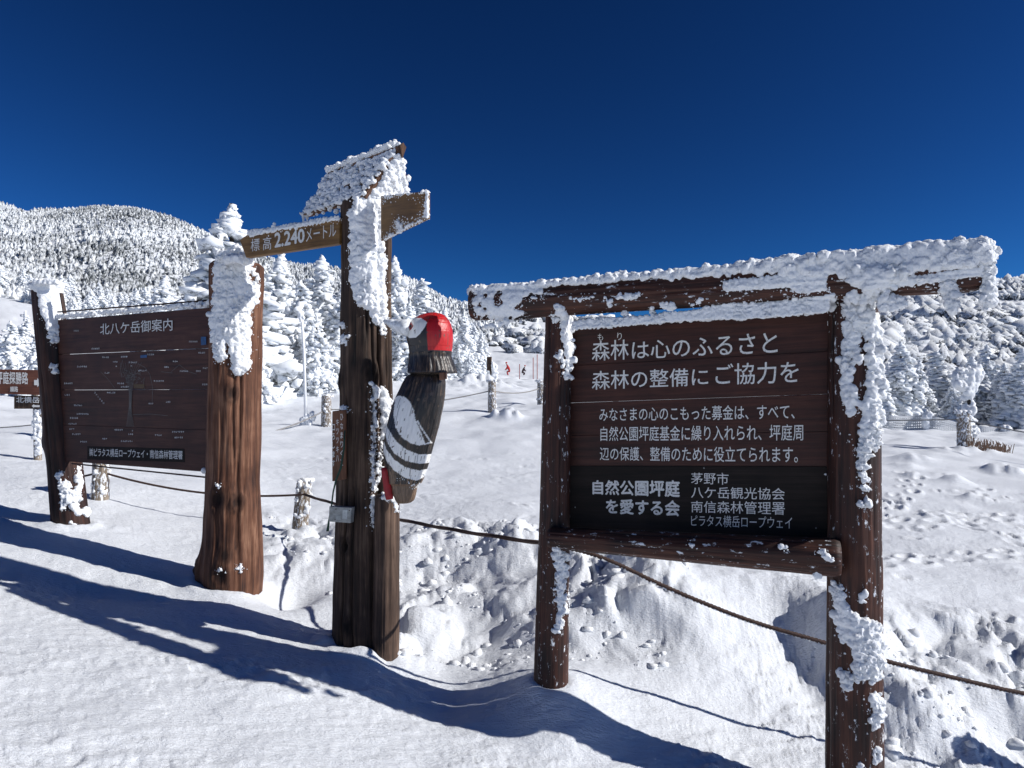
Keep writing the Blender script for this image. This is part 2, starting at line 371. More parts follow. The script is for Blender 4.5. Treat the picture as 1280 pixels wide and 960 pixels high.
# ------------------------------------------------------------------ shape builders
def frame(base, top):
    z = (top - base).normalized(); y = Vector((0, 1, 0)) if abs(z.y) < .9 else Vector((0, 0, 1))
    if abs(z.z) < .5: y = Vector((0, 0, 1))
    x = y.cross(z).normalized(); y = z.cross(x)
    M = Matrix((x, y, z)).transposed().to_4x4(); M.translation = base; return M
def log_mesh(L, r0, r1, seed, nth=96, dz=.025, sec=(1, 1), rough=.06, cracks=5, cdepth=.02, knots=(), prof=None, endr=.02):
    nz = max(6, int(L / dz)); zz = np.linspace(0, L, nz); t = zz / L
    th = np.linspace(0, 2 * math.pi, nth, endpoint=False)
    TH, ZZ = np.meshgrid(th, zz); rr = (r0 + (r1 - r0) * (ZZ / L))
    if prof is not None: rr = np.interp(ZZ / L, prof[0], prof[1])
    cx, cy = np.cos(TH), np.sin(TH)
    r = rr * (1 + rough * fbm(cx * 1.3 + 5, cy * 1.3, ZZ * 1.6, seed=seed, o=3) + rough * .35 * noise(cx * 7, cy * 7, ZZ * 2.2, seed=seed + 3))
    r = r - rr * .05 * np.maximum(noise(cx * 11, cy * 11, ZZ * 1.1, seed=seed + 5), 0)
    r = r - rr * .035 * np.abs(noise(cx * 22, cy * 22, ZZ * 1.6, seed=seed + 8))
    rg = np.random.default_rng(seed); wear = np.zeros_like(r)
    for k in range(cracks):
        a0 = rg.uniform(0, 2 * math.pi); z0 = rg.uniform(-.2, .7) * L; z1 = z0 + rg.uniform(.4, 1.1) * L
        ac = a0 + .12 * noise(ZZ * 1.7 + k * 9, ZZ * 0, seed=seed + 50)
        da = np.angle(np.exp(1j * (TH - ac))); w = rg.uniform(.035, .06)
        cm = sst(z0, z0 + .15, ZZ) * (1 - sst(z1 - .15, z1, ZZ)); r = r - cdepth * np.exp(-(da / w) ** 2) * cm; wear = np.maximum(wear, .75 * np.exp(-(da / (w * .6)) ** 2) * cm)
    for (ka, kz, kr, kh, hole) in knots:
        da = np.angle(np.exp(1j * (TH - ka))) * rr; dd = np.hypot(da, (ZZ - kz) * .75) / kr
        wear = np.maximum(wear, np.clip(1.5 * np.exp(-(dd * 1.5) ** 2) + .5 * np.exp(-((dd - 1.0) / .22) ** 2), 0, 1))
        r = r + kh * np.exp(-(dd * .8) ** 2) * 1.0 - hole * np.exp(-(dd * 1.9) ** 2) + .15 * kh * np.cos(dd * 7) * np.exp(-dd ** 2)
    e = np.minimum(ZZ, L - ZZ); r = r * (1 - .12 * np.clip(1 - e / endr, 0, 1) ** 2)
    V = np.stack([r * cx * sec[0], r * cy * sec[1], ZZ + 0 * r], -1).reshape(-1, 3)
    i = np.arange(nz - 1)[:, None]; j = np.arange(nth)[None, :]; jn = (j + 1) % nth
    Q = np.stack([i * nth + j, i * nth + jn, (i + 1) * nth + jn, (i + 1) * nth + j], -1).reshape(-1, 4)
    n = len(V); V = np.vstack([V, [[0, 0, 0], [0, 0, L]]])
    caps = [[(a + 1) % nth, a, n, n] for a in range(nth)] + [[(nz - 1) * nth + a, (nz - 1) * nth + (a + 1) % nth, n + 1, n + 1] for a in range(nth)]
    me = bpy.data.meshes.new('log')
    faces = [tuple(x) for x in Q] + [tuple(x[:3]) for x in caps]
    me.from_pydata([tuple(a) for a in V], [], faces); me.update()
    me.shade_smooth()
    at = me.attributes.new('wear', 'FLOAT', 'POINT'); at.data.foreach_set('value', np.concatenate([np.clip(wear, 0, 1).ravel(), [.4, .4]]).astype(np.float32))
    return me
def log(name, base, top, r0, r1, seed, mat, parent=None, label=None, **k):
    L = (top - base).length
    return obj(name, log_mesh(L, r0, r1, seed, **k), mat, parent, frame(base, top), label)

def prism(front, back, bev=.0, name='prism'):
    """solid from two matching rings of points (world)"""
    bm = bmesh.new(); n = len(front)
    a = [bm.verts.new(p) for p in front]; b = [bm.verts.new(p) for p in back]
    bm.faces.new(a); bm.faces.new(b[::-1])
    for i in range(n): bm.faces.new((a[i], b[i], b[(i + 1) % n], a[(i + 1) % n]))
    bmesh.ops.recalc_face_normals(bm, faces=bm.faces)
    if bev: bmesh.ops.bevel(bm, geom=bm.edges[:], offset=bev, segments=2, affect='EDGES', profile=.6)
    me = bpy.data.meshes.new(name); bm.to_mesh(me); bm.free(); return me
def slab(pts, back, th, bev=.004):
    return prism([Vector(p) for p in pts], [Vector(p) + back * th for p in pts], bev)
def local(me, M):
    me.transform(M.inverted()); return me
def bil(c, s, t):   # c = TL,TR,BL,BR ; t=0 top
    return (c[0].lerp(c[1], s)).lerp(c[2].lerp(c[3], s), t)
def tube(pts, r, n=8, lobes=0, twist=0, name='tube'):
    pts = [Vector(p) for p in pts]; V = []; Fc = []; L = 0
    for k, p in enumerate(pts):
        if k: L += (p - pts[k - 1]).length
        tg = (pts[min(k + 1, len(pts) - 1)] - pts[max(k - 1, 0)]).normalized()
        up = Vector((0, 0, 1)) if abs(tg.z) < .9 else Vector((0, 1, 0))
        x = tg.cross(up).normalized(); y = tg.cross(x)
        rk = r[k] if isinstance(r, (list, tuple, np.ndarray)) else r
        for a in range(n):
            an = 2 * math.pi * a / n; rr = rk * (1 + (.28 * math.cos(lobes * (an - twist * L)) if lobes else 0))
            V.append(p + x * (rr * math.cos(an)) + y * (rr * math.sin(an)))
    for k in range(len(pts) - 1):
        for a in range(n):
            b = (a + 1) % n; Fc.append((k * n + a, k * n + b, (k + 1) * n + b, (k + 1) * n + a))
    Fc.append(tuple(range(n))[::-1]); Fc.append(tuple((len(pts) - 1) * n + a for a in range(n)))
    me = bpy.data.meshes.new(name); me.from_pydata(V, [], Fc); me.update(); me.shade_smooth(); return me
def sag(a, b, s, n=40):
    return [a.lerp(b, k / n) - Vector((0, 0, s * 4 * (k / n) * (1 - k / n))) for k in range(n + 1)]

_ico = {}
def ico(sub):
    if sub not in _ico:
        bm = bmesh.new(); bmesh.ops.create_icosphere(bm, subdivisions=sub, radius=1)
        _ico[sub] = (np.array([v.co[:] for v in bm.verts]), np.array([[v.index for v in f.verts] for f in bm.faces])); bm.free()
    return _ico[sub]
def balls_mesh(B, sub=1, jit=0, seed=0, name='balls'):
    """B: rows x,y,z,rx,ry,rz"""
    V0, F0 = ico(sub); B = np.asarray(B, float); n = len(B)
    V = B[:, None, :3] + V0[None] * B[:, None, 3:6]
    if jit:
        rg = np.random.default_rng(seed); V = B[:, None, :3] + V0[None] * B[:, None, 3:6] * (1 + jit * rg.uniform(-1, 1, (n, len(V0), 1)))
    Fc = (F0[None] + (np.arange(n) * len(V0))[:, None, None]).reshape(-1, 3)
    return mesh_np(name, V.reshape(-1, 3), Fc)
def rime(name, parent, balls, voxel=.006, amp=.008, fr=34, mat=None, label=None, seed=0):
    """rime ice: overlapping lumps fused into one crust, roughened"""
    B = [(b[0][0], b[0][1], b[0][2], *( (b[1],) * 3 if not isinstance(b[1], (tuple, list)) else b[1])) for b in balls]
    me = balls_mesh(B, 2); o = bpy.data.objects.new('tmp', me); COL.objects.link(o)
    md = o.modifiers.new('r', 'REMESH'); md.mode = 'VOXEL'; md.voxel_size = voxel
    dg = bpy.context.evaluated_depsgraph_get(); dg.update()
    m2 = bpy.data.meshes.new_from_object(o.evaluated_get(dg)); bpy.data.objects.remove(o); bpy.data.meshes.remove(me)
    n = len(m2.vertices); co = np.empty(n * 3, np.float32); m2.vertices.foreach_get('co', co); co = co.reshape(-1, 3).astype(float)
    no = np.empty(n * 3, np.float32); m2.vertex_normals.foreach_get('vector', no); no = no.reshape(-1, 3)
    x, y, z = co.T
    wx, wy, wz = (a + .25 / fr * noise(x * fr * 1.3, y * fr * 1.3, z * fr * 1.3, seed=seed + q_) for a, q_ in ((x, 5), (y, 6), (z, 7)))
    dsp = amp * (2.2 * np.abs(noise(wx * fr * .8, wy * fr * .8, wz * fr * .8, seed=seed)) ** .8 - .5) + amp * 1.1 * (np.abs(noise(wx * fr * 2, wy * fr * 2, wz * fr * 2, seed=seed + 1)) - .3) + amp * .5 * noise(x * fr * 4.5, y * fr * 4.5, z * fr * 4.5, seed=seed + 2)
    md_ = .45 + 1.1 * sst(-.4, .5, noise(x * fr * .28, y * fr * .28, z * fr * .28, seed=seed + 9))
    co = co + no * (dsp * md_)[:, None]
    m2.vertices.foreach_set('co', co.astype(np.float32).ravel()); m2.shade_smooth(); m2.update()
    o = obj(name, m2, mat or M_rime, parent, None, label); o['kind'] = 'stuff'; return o
def bvh(objs):
    V = []; Fc = []
    for o in objs:
        M = WM[o.name]; b = len(V)
        V += [M @ v.co for v in o.data.vertices]; Fc += [[b + k for k in p.vertices] for p in o.data.polygons]
    return BVHTree.FromPolygons(V, Fc)
CE = Vector((0, 0, EYE)); SPK = []
def inpoly(x, y, poly):
    p = np.array(poly, float); n = len(p); r = np.zeros(np.shape(x), bool); j = n - 1
    for i in range(n):
        c = ((p[i, 1] > y) != (p[j, 1] > y)) & (x < (p[j, 0] - p[i, 0]) * (y - p[i, 1]) / (p[j, 1] - p[i, 1] + 1e-12) + p[i, 0])
        r ^= c; j = i
    return r
def crust(tree, polys, dens, rmin, rmax, seed, push=0., fall=None, holes=None):
    """lumps seated on whatever surface the outline covers"""
    rg = np.random.default_rng(seed); out = []
    for poly in polys:
        p = np.array(poly, float); x0, y0 = p.min(0); x1, y1 = p.max(0)
        n = int((x1 - x0) * (y1 - y0) * dens)
        for k in range(int(len(p) * 26)):       # loose frost grains around the edge of the crust
            i_ = rg.integers(len(p)); t = rg.random(); e_ = p[i_] * (1 - t) + p[(i_ + 1) % len(p)] * t + rg.normal(0, 4, 2)
            h, nrm, _, _ = tree.ray_cast(CE, ray(*e_))
            if h is not None: SPK.append((*h, *(rg.uniform(.0015, .006) * rg.uniform(.6, 1.2, 3))))
        xs = rg.uniform(x0, x1, n); ys = rg.uniform(y0, y1, n); k = inpoly(xs, ys, poly)
        for x, y in zip(xs[k], ys[k]):
            rr = rmin + (rmax - rmin) * rg.random() ** 1.8
            if holes is not None and float(noise(x * .16, y * .22, seed=seed)) > holes: continue
            d = ray(x, y); h, nrm, _, _ = tree.ray_cast(CE, d)
            if h is None:
                if fall is None: continue
                h = P(x, y, fall(x, y) if callable(fall) else fall); nrm = -d
            out.append((h + nrm * (rr * push), rr))
    return out
def strokes(tree, lines, rg_seed=0, fall=None, per=.25, push=0):
    """thick rime strokes; lines = lists of (px,py,radius_px)"""
    rg = np.random.default_rng(rg_seed); out = []
    for ln in lines:
        for (a, b) in zip(ln[:-1], ln[1:]):
            L = math.hypot(b[0] - a[0], b[1] - a[1]); n = max(3, int(L * per * 2.2))
            if tree is not None:
                for k in range(n):
                    t = rg.random(); x = a[0] + (b[0] - a[0]) * t + rg.normal(0, a[2] * .9 + 1.5); y = a[1] + (b[1] - a[1]) * t + rg.normal(0, 2.5)
                    h, nrm, _, _ = tree.ray_cast(CE, ray(x, y))
                    if h is not None: SPK.append((*h, *(rg.uniform(.0015, .0055) * rg.uniform(.6, 1.2, 3))))
            for k in range(n + 1):
                t = k / n; rp = a[2] + (b[2] - a[2]) * t; x = a[0] + (b[0] - a[0]) * t + rg.normal(0, .5 + .42 * rp); y = a[1] + (b[1] - a[1]) * t + rg.normal(0, .5 + .35 * rp)
                rp *= rg.uniform(.35, 1.0); d = ray(x, y)
                h = nrm = None
                if tree is not None: h, nrm, _, _ = tree.ray_cast(CE, d)
                if h is None:
                    if fall is None: continue
                    h = P(x, y, fall(x, y) if callable(fall) else fall); nrm = -d
                rr = rp / F * h.y
                out.append((h + nrm * (rr * push), rr))
    return out

def flush_specks(parent):
    o = obj('frost_grains', balls_mesh(SPK, 1, .25, 5), M_rime, parent); o['kind'] = 'stuff'; SPK.clear()
def text_on(name, s, quad, pl, mat, parent, off=.0, lift=.0015, M=None):
    """flat lettering whose ink box fills the photo quad TL,TR,BL,BR on a plane"""
    c = bpy.data.curves.new('t', 'FONT'); c.body = s; c.size = 1; c.resolution_u = 3
    o = bpy.data.objects.new('t', c); COL.objects.link(o)
    dg = bpy.context.evaluated_depsgraph_get(); dg.update()
    me = bpy.data.meshes.new_from_object(o.evaluated_get(dg)); bpy.data.objects.remove(o); bpy.data.curves.remove(c)
    if off:                      # bold strokes: the outline laid down several times, a hair apart
        bm = bmesh.new()
        for k, (ax, ay) in enumerate(((-1, 0), (1, 0), (0, 1), (0, -1))):
            n0 = len(bm.verts); bm.from_mesh(me); bm.verts.ensure_lookup_table()
            for v_ in bm.verts[n0:]: v_.co += Vector((ax * off, ay * off, k * .0004))
        bm.to_mesh(me); bm.free()
    n = len(me.vertices); co = np.empty(n * 3, np.float32); me.vertices.foreach_get('co', co); co = co.reshape(-1, 3).copy()
    lo_, hi = co.min(0), co.max(0)
    C = [onplane(*p, pl) if not isinstance(p, Vector) else p for p in quad]
    nrm = pl[1].normalized()
    if nrm.y > 0: nrm = -nrm
    C = np.array([list(p + nrm * lift) for p in C])
    s_ = ((co[:, 0] - lo_[0]) / (hi[0] - lo_[0]))[:, None]; t_ = ((hi[1] - co[:, 1]) / (hi[1] - lo_[1]))[:, None]
    w = (C[0] * (1 - s_) + C[1] * s_) * (1 - t_) + (C[2] * (1 - s_) + C[3] * s_) * t_
    w = w + np.array(nrm)[None] * (co[:, 2:3] * .5)
    me.vertices.foreach_set('co', w.astype(np.float32).ravel()); me.update()
    return obj(name, me, mat, parent, M)
def q4(x0, x1, l0, l1, r0, r1, sc, ox, oy):
    f = lambda x, y: (x / sc + ox, y / sc + oy)
    return [f(x0, l0), f(x1, r0), f(x0, l1), f(x1, r1)]
def planeof(a, b, c):
    return (a, (b - a).cross(c - a).normalized())

# broken snow chunks thrown up on the bank
rg = np.random.default_rng(77); B = []
while len(B) < 900:
    if rg.random() < .6: px, d = rg.uniform(455, 860), rg.uniform(4.4, 6.8)
    elif rg.random() < .7: px, d = rg.uniform(1075, 1500), rg.uniform(3.8, 5.3)
    else: px, d = rg.uniform(320, 460), rg.uniform(5.6, 7.8)
    x = (px - 640) / F * d
    if float(noise(x * 2.2, d * 2.2, seed=78)) < -.05: continue
    s_ = .006 + .042 * rg.random() ** 5; B.append((x, d, s_ * rg.uniform(.8, 1.5), s_ * rg.uniform(.8, 1.3), s_ * rg.uniform(.5, 1)))
B = np.array(B); zc = H(B[:, 0], B[:, 1]); B = np.column_stack([B[:, 0], B[:, 1], zc + B[:, 4] * .05, B[:, 2:]])
tag(obj('snow_clods', balls_mesh(B, 1, .42, 79), M_rime), 'loose broken lumps of snow strewn over the bank behind the signs', None, kind='stuff')

# ================================================================== RIGHT NOTICE BOARD
rs = thing('notice_board', (.9, 3.72, Hs(.9, 3.72)), 'large dark timber notice board with white Japanese text and rime-covered crossbeam, standing on the right', 'notice board')
def wpost(name, b, t, r0, r1, seed, mat, parent, **k): return log(name, b, t, r0, r1, seed, mat, parent, **k)
rpl = wpost('post', P(688, 905, 3.98), P(699, 374, 3.98), .104, .078, 21, M_beam, rs, cracks=5, cdepth=.010, rough=.05)
rpr = wpost('post', P(1068, 1100, 3.46), P(1067, 352, 3.46), .137, .118, 22, M_beam, rs, cracks=6, cdepth=.012, rough=.035, nth=120)
beamL = P(590, 380, 4.08); beamR = P(1226, 338, 3.12)
bL = (beamR - beamL).length
rbeam = obj('crossbeam', log_mesh(bL, .098, .098, 23, sec=(.72, 1.02), rough=.07, cracks=5, cdepth=.012, endr=.06, knots=[(1.57 + 3.14, .3, .05, .01, .0)]), M_beam, rs, frame(beamL, beamR))
rlog = log('lower_rail', P(686, 672, 3.86), P(1050, 697, 3.37), .060, .096, 24, M_beam, rs, cracks=4, cdepth=.012, rough=.05)
bc = [P(706, 412.5, 4.02), P(1045, 386, 3.50), P(700, 662, 4.02), P(1043, 676, 3.50)]
bn = (bc[1] - bc[0]).cross(bc[2] - bc[0]).normalized()
if bn.y < 0: bn = -bn
RP = ((bc[0] + bc[1] + bc[2] + bc[3]) / 4, (bc[3] - bc[0]).cross(bc[2] - bc[1]).normalized())
bc = [onplane(x, y, RP) for x, y in ((706, 412.5), (1045, 386), (700, 662), (1043, 676))]
bn = RP[1] if RP[1].y > 0 else -RP[1]
uax = (bc[1] - bc[0]).normalized(); MB = Matrix((uax, bn, (bn.cross(uax)) * -1)).transposed().to_4x4(); MB.translation = bc[2]
ts = [(0.0, .182), (.182, .368), (.368, .53), (.53, .682)]
for k, (a, b) in enumerate(ts):
    e = .0003; e2 = (.0003, .0006, .0003, .0003)[k]; proud = (0, .004, .001, .003)[k]
    pts = [bil(bc, 0, a + e), bil(bc, 1, a + e), bil(bc, 1, b - e), bil(bc, 0, b - e2)]
    me = slab([p - bn * proud for p in pts], bn, .035, .003); obj('plank', local(me, MB), M_plank, rs, MB)
pts = [bil(bc, 0.02, .6815), bil(bc, .985, .6815), bil(bc, .985, .992), bil(bc, 0.02, .992)]
lowp = obj('lower_panel', local(slab([p - bn * .008 for p in pts], bn, .03, .002), MB), M_black, rs, MB)
pl1 = (RP[0] - bn * .004, RP[1]); pl2 = (RP[0] - bn * .008, RP[1])
T = [('森林', 180, 318, 140, 214, 132, 208), ('は心のふるさと', 330, 876, 142, 207, 103, 185),
     ('森林の整備に', 180, 616, 252, 322, 238, 306), ('ご協力を', 643, 955, 226, 304, 212, 296),
     ('も', 202, 222, 112, 138, 110, 136), ('り', 275, 292, 108, 136, 107, 134),
     ('みなさまの心のこもった募金は、すべて、', 208, 940, 390, 440, 374, 432),
     ('自然公園坪庭基金に繰り入れられ、坪庭周', 212, 972, 460, 514, 450, 512),
     ('辺の保護、整備のために役立てられます。', 210, 952, 536, 586, 534, 596)]
for s, x0, x1, l0, l1, r0, r1 in T:
    text_on('lettering', s, q4(x0, x1, l0, l1, r0, r1, 3, 680, 380), pl1, M_paint, rs, .006 if x1 - x0 > 30 else 0, .0025)
T = [('自然公園坪庭', 182, 510, 660, 714, 660, 725, .03), ('を愛する会', 232, 510, 730, 786, 736, 797, .03),
     ('茅野市', 552, 692, 632, 674, 633, 678, 0), ('八ケ岳観光協会', 552, 903, 684, 727, 690, 735, .004), ('南信森林管理署', 552, 903, 738, 781, 741, 791, .004), ('ピラタス横岳ロープウェイ', 552, 930, 791, 833, 798, 844, 0)]
for s, x0, x1, l0, l1, r0, r1, of in T:
    text_on('lettering', s, q4(x0, x1, l0, l1, r0, r1, 3, 680, 380), pl2, M_paint, lowp, of, .0025)
# rime on the notice board
tr = bvh([rpl, rpr, rbeam, rlog])
fallb = lambda x, y: np.interp(x, [590, 1228], [4.01, 3.06])
B = []
rg = np.random.default_rng(3)
for k in range(1700):                   # thick cap along the top, growing towards the free end
    t = rg.random(); p = beamL.lerp(beamR, t * .985)
    th_ = .004 + .034 * sst(.35, 1.0, t) + .008 * noise(np.array([t * 9.]), np.array([0.]), seed=4)[0]
    rr = (.012 + .020 * rg.random() * (.5 + .8 * t))
    up = rg.uniform(-.012, th_); dep = rg.uniform(-.07, .065)
    if rg.random() < .5 * sst(.52, .72, t): dep = rg.uniform(-.086, -.07); up = rg.uniform(-.060 * sst(.5, .8, t), th_)
    B.append((p + Vector((-.35 * dep, dep, .084 + up)), rr))
for k in range(110):                    # round knobs along the front upper lip
    t = rg.uniform(.42, .98); p = beamL.lerp(beamR, t)
    B.append((p + Vector((.03, -.08, rg.uniform(.04, .095) + .02 * t)), rg.uniform(.014, .030) * (.55 + .45 * t)))
B += crust(tr, [[(592, 356), (640, 352), (676, 356), (676, 374), (655, 372), (645, 384), (600, 378), (592, 370)],
                [(592, 374), (622, 372), (640, 384), (655, 390), (640, 400), (600, 398), (594, 388)]], 1.1, .005, .011, 5, holes=.12)
rime('rime_crust', rs, B, .006, .0065, 30, seed=2)
B = []
B += crust(tr, [[(716, 402), (760, 398), (800, 396), (870, 388), (905, 380), (960, 378), (1042, 368), (1044, 388), (960, 396), (860, 400), (716, 411)],
                [(1095, 352), (1150, 345), (1228, 335), (1228, 343), (1160, 352), (1110, 358)],
                [(905, 352), (1032, 340), (1032, 362), (1000, 366), (985, 358), (905, 364)]], .9, .005, .011, 6, fall=lambda x, y: fallb(x, y) - .01)
B += strokes(tr, [[(700, 384, 6), (706, 400, 7), (711, 430, 6), (712, 452, 5), (709, 472, 4)], [(690, 394, 3), (700, 398, 5)],
                  [(716, 374, 2), (740, 372, 2)], [(757, 371, 3), (762, 380, 3)], [(772, 372, 3), (780, 370, 4), (800, 370, 3)], [(830, 381, 6), (840, 382, 5)], [(868, 378, 3), (876, 374, 3)], [(780, 388, 3), (784, 396, 4)], [(814, 385, 3), (818, 390, 2)],
                  [(612, 378, 4), (618, 384, 3)], [(610, 408, 4), (618, 406, 3)], [(624, 406, 4), (634, 403, 4)], [(650, 404, 2), (653, 404, 2)]], 7, per=.35, fall=fallb)
rime('rime_patch', rs, B, .0045, .005, 55, seed=4)
# rime curtain under the free end and down the big post
B = []
fp = lambda x, y: np.interp(x, [1040, 1228], [3.30, 3.08])
L = [[(1064, 345, 9), (1085, 350, 13), (1110, 345, 13)], [(1068, 376, 10), (1078, 400, 12), (1090, 395, 10)], [(1085, 374, 10), (1108, 378, 7), (1130, 381, 4)],
     [(1100, 342, 9), (1130, 334, 9), (1160, 328, 8)], [(1140, 328, 8), (1200, 320, 9), (1228, 314, 9)], [(1122, 372, 4), (1118, 384, 4)],
     [(1184, 354, 6), (1187, 368, 7), (1188, 386, 6)], [(1234, 340, 6), (1236, 365, 7), (1234, 386, 6)], [(1234, 318, 8), (1238, 335, 6), (1236, 355, 5)], [(1236, 306, 7), (1244, 312, 5)],
     [(1063, 400, 6), (1061, 430, 5), (1058, 470, 6), (1060, 500, 6), (1064, 520, 3)], [(1070, 396, 6), (1072, 430, 3), (1070, 452, 4)], [(1088, 400, 8), (1092, 440, 6), (1090, 470, 7), (1088, 500, 8), (1084, 530, 7), (1082, 560, 6), (1078, 585, 4)], [(1096, 430, 4), (1098, 480, 5), (1095, 520, 4), (1092, 560, 4)],
     [(1068, 490, 5), (1066, 505, 4)], [(1079, 592, 4), (1080, 600, 4)], [(1075, 618, 0.1)], [(1083, 608, 4), (1084, 612, 3)], [(1080, 627, 3), (1079, 636, 4)]]
L = [l for l in L if len(l) > 1]
B += strokes(tr, L, 8, fall=fp, per=.5, push=.15)
rime('rime_curtain', rs, B, .0055, .010, 42, seed=6)
# rime lower down
B = strokes(tr, [[(1046, 734, 5), (1052, 756, 7), (1050, 780, 5), (1056, 800, 4)], [(1060, 765, 6), (1068, 790, 7), (1074, 800, 8), (1078, 830, 8), (1072, 845, 6)], [(1080, 740, 4), (1078, 752, 3)],
                 [(1090, 790, 7), (1092, 820, 8), (1090, 850, 6)], [(1054, 840, 5), (1062, 855, 5)], [(1094, 868, 6), (1096, 895, 6), (1092, 910, 4)], [(1085, 780, 7), (1095, 800, 7)], [(1096, 935, 3), (1095, 955, 3)],
                 [(1056, 762, 6), (1064, 780, 6)], [(1075, 955, 3), (1072, 960, 3)]], 9, per=.5, push=.1)
B += strokes(tr, [[(697, 690, 5), (702, 712, 5), (700, 740, 4), (702, 765, 4), (696, 790, 3)], [(692, 686, 3), (712, 700, 3)], [(712, 730, 2), (711, 765, 2)], [(705, 745, 3), (708, 760, 2)],
                  [(700, 440, 3), (705, 455, 3)], [(694, 445, 2), (700, 447, 2)]], 10, per=.5, push=.05)
B += strokes(tr, [[(1030, 692, 4), (1036, 698, 4)], [(975, 684, 3), (983, 684, 3)], [(1024, 690, 2), (1030, 688, 3)], [(1018, 690, 1.3), (1020, 691, 1.3)], [(862, 680, 1.5), (866, 684, 1.5)]], 11, per=.6)
B += strokes(None, [[(1021, 716, 4), (1021, 722, 3)]], 12, per=.7, fall=3.36)
rime('rime_patch', rs, B, .0045, .006, 48, seed=8)
# thin ice bead along the board top edge
Bq = []
for k in range(240):
    s_ = rg.random(); Bq.append((bil(bc, s_, -.012 + .02 * rg.random() * (s_ + .3)) - bn * rg.uniform(.0, .02), rg.uniform(.004, .010) * (1 + .6 * s_)))
Bq += [(bil(bc, 1 - abs(rg.normal(0, .012)), rg.random() ** 2) - bn * .01, rg.uniform(.003, .007)) for _ in range(40)]
rime('rime_edge', rs, Bq, .004, .003, 70, seed=9)
for (x, y) in ((719, 634), (880, 585), (1020, 660)):
    h = onplane(x, y, pl2); obj('screw', local(balls_mesh([(*h, .005, .003, .005)], 1), Matrix.Translation(h)), M_metal, rs, Matrix.Translation(h))

flush_specks(rs)
# ================================================================== LEFT MAP BOARD
ls = thing('map_board', (-3.25, 5.95, Hs(-3.25, 5.95)), 'wide brown trail map board hung between two thick natural logs on the left', 'map board')
lpl = log('post', P(92, 690, 6.427), P(58, 356, 6.427), .157, .123, 31, M_dark, ls, cracks=5, cdepth=.014, rough=.07, knots=[(3.4, 1.05, .05, .03, 0)])
kn = lambda px, py: (px, py)
lpr = log('post', P(288, 790, 5.486), P(297, 330, 5.486), .225, .195, 32, M_post2, ls, nth=170, cracks=11, cdepth=.016, rough=.075,
          prof=([0, .12, .2, .26, .34, .6, 1], [.235, .238, .238, .226, .216, .209, .209]),
          label='thick reddish cedar log post with knots', knots=[(-1.75, 1.08, .075, .03, .05), (-1.05, 1.06, .05, .028, .02), (-1.55, .50, .07, .035, .03), (-2.9, .50, .07, .05, 0), (-1.4, .66, .05, .012, .0), (-1.3, 1.9, .05, .02, .02)])
lc = [P(66, 400.5, 6.354), P(280, 383, 5.403), P(80, 576.3, 6.354), P(272, 591, 5.403)]
ln_ = (lc[1] - lc[0]).cross(lc[2] - lc[0]).normalized()
if ln_.y < 0: ln_ = -ln_
LP = ((lc[0] + lc[1] + lc[2] + lc[3]) / 4, (lc[3] - lc[0]).cross(lc[2] - lc[1]).normalized())
lc = [onplane(x, y, LP) for x, y in ((66, 400.5), (280, 383), (80, 576.3), (272, 591))]
ln_ = LP[1] if LP[1].y > 0 else -LP[1]
uax = (lc[1] - lc[0]).normalized(); ML = Matrix((uax, ln_, ln_.cross(uax) * -1)).transposed().to_4x4(); ML.translation = lc[2]
for k, (a, b) in enumerate([(0, .2445), (.2485, .4975), (.4997, .744), (.7446, 1)]):
    pts = [bil(lc, 0, a), bil(lc, 1, a - (.0016 if k == 2 else 0)), bil(lc, 1, b + (0, .0012, 0, 0)[k] * .4), bil(lc, 0, b)]
    obj('plank', local(slab([p - ln_ * (0, .003, .001, .002)[k] for p in pts], ln_, .035, .003), ML), M_plankL, ls, ML)
plL = (LP[0] - ln_ * .004, LP[1])
for a, b in (((72, 390), (268, 375)),):
    obj('top_rod', tube([P(*a, 6.270), P(*b, 5.434)], .007, 6), M_dark, ls)
obj('bottom_cable', tube(sag(P(90, 579.5, 6.270), P(262, 597, 5.382), .0), .007, 6), M_rope, ls)
obj('side_strip', slab([P(74, 366, 6.270), P(75.2, 366, 6.270), P(79.5, 392, 6.270), P(78.3, 392, 6.270)], ln_, .03, 0), M_dark, ls)
text_on('lettering', '北八ケ岳御案内', q4(430, 740, 290, 338, 266, 320, 3.4286, 0, 320), plL, M_paint, ls, .004, .002)
pq = [onplane(x / 3.4286, 320 + y / 3.4286, plL) for x, y in ((374, 815), (790, 826), (792, 884), (374, 872))]
nstr = obj('name_strip', slab(pq, ln_, .002, 0), M_black, ls)
text_on('lettering', '㈱ピラタス横岳ロープウェイ・南信森林管理署', q4(385, 784, 823, 858, 834, 872, 3.4286, 0, 320), plL, M_paint, nstr, .012, .0035)
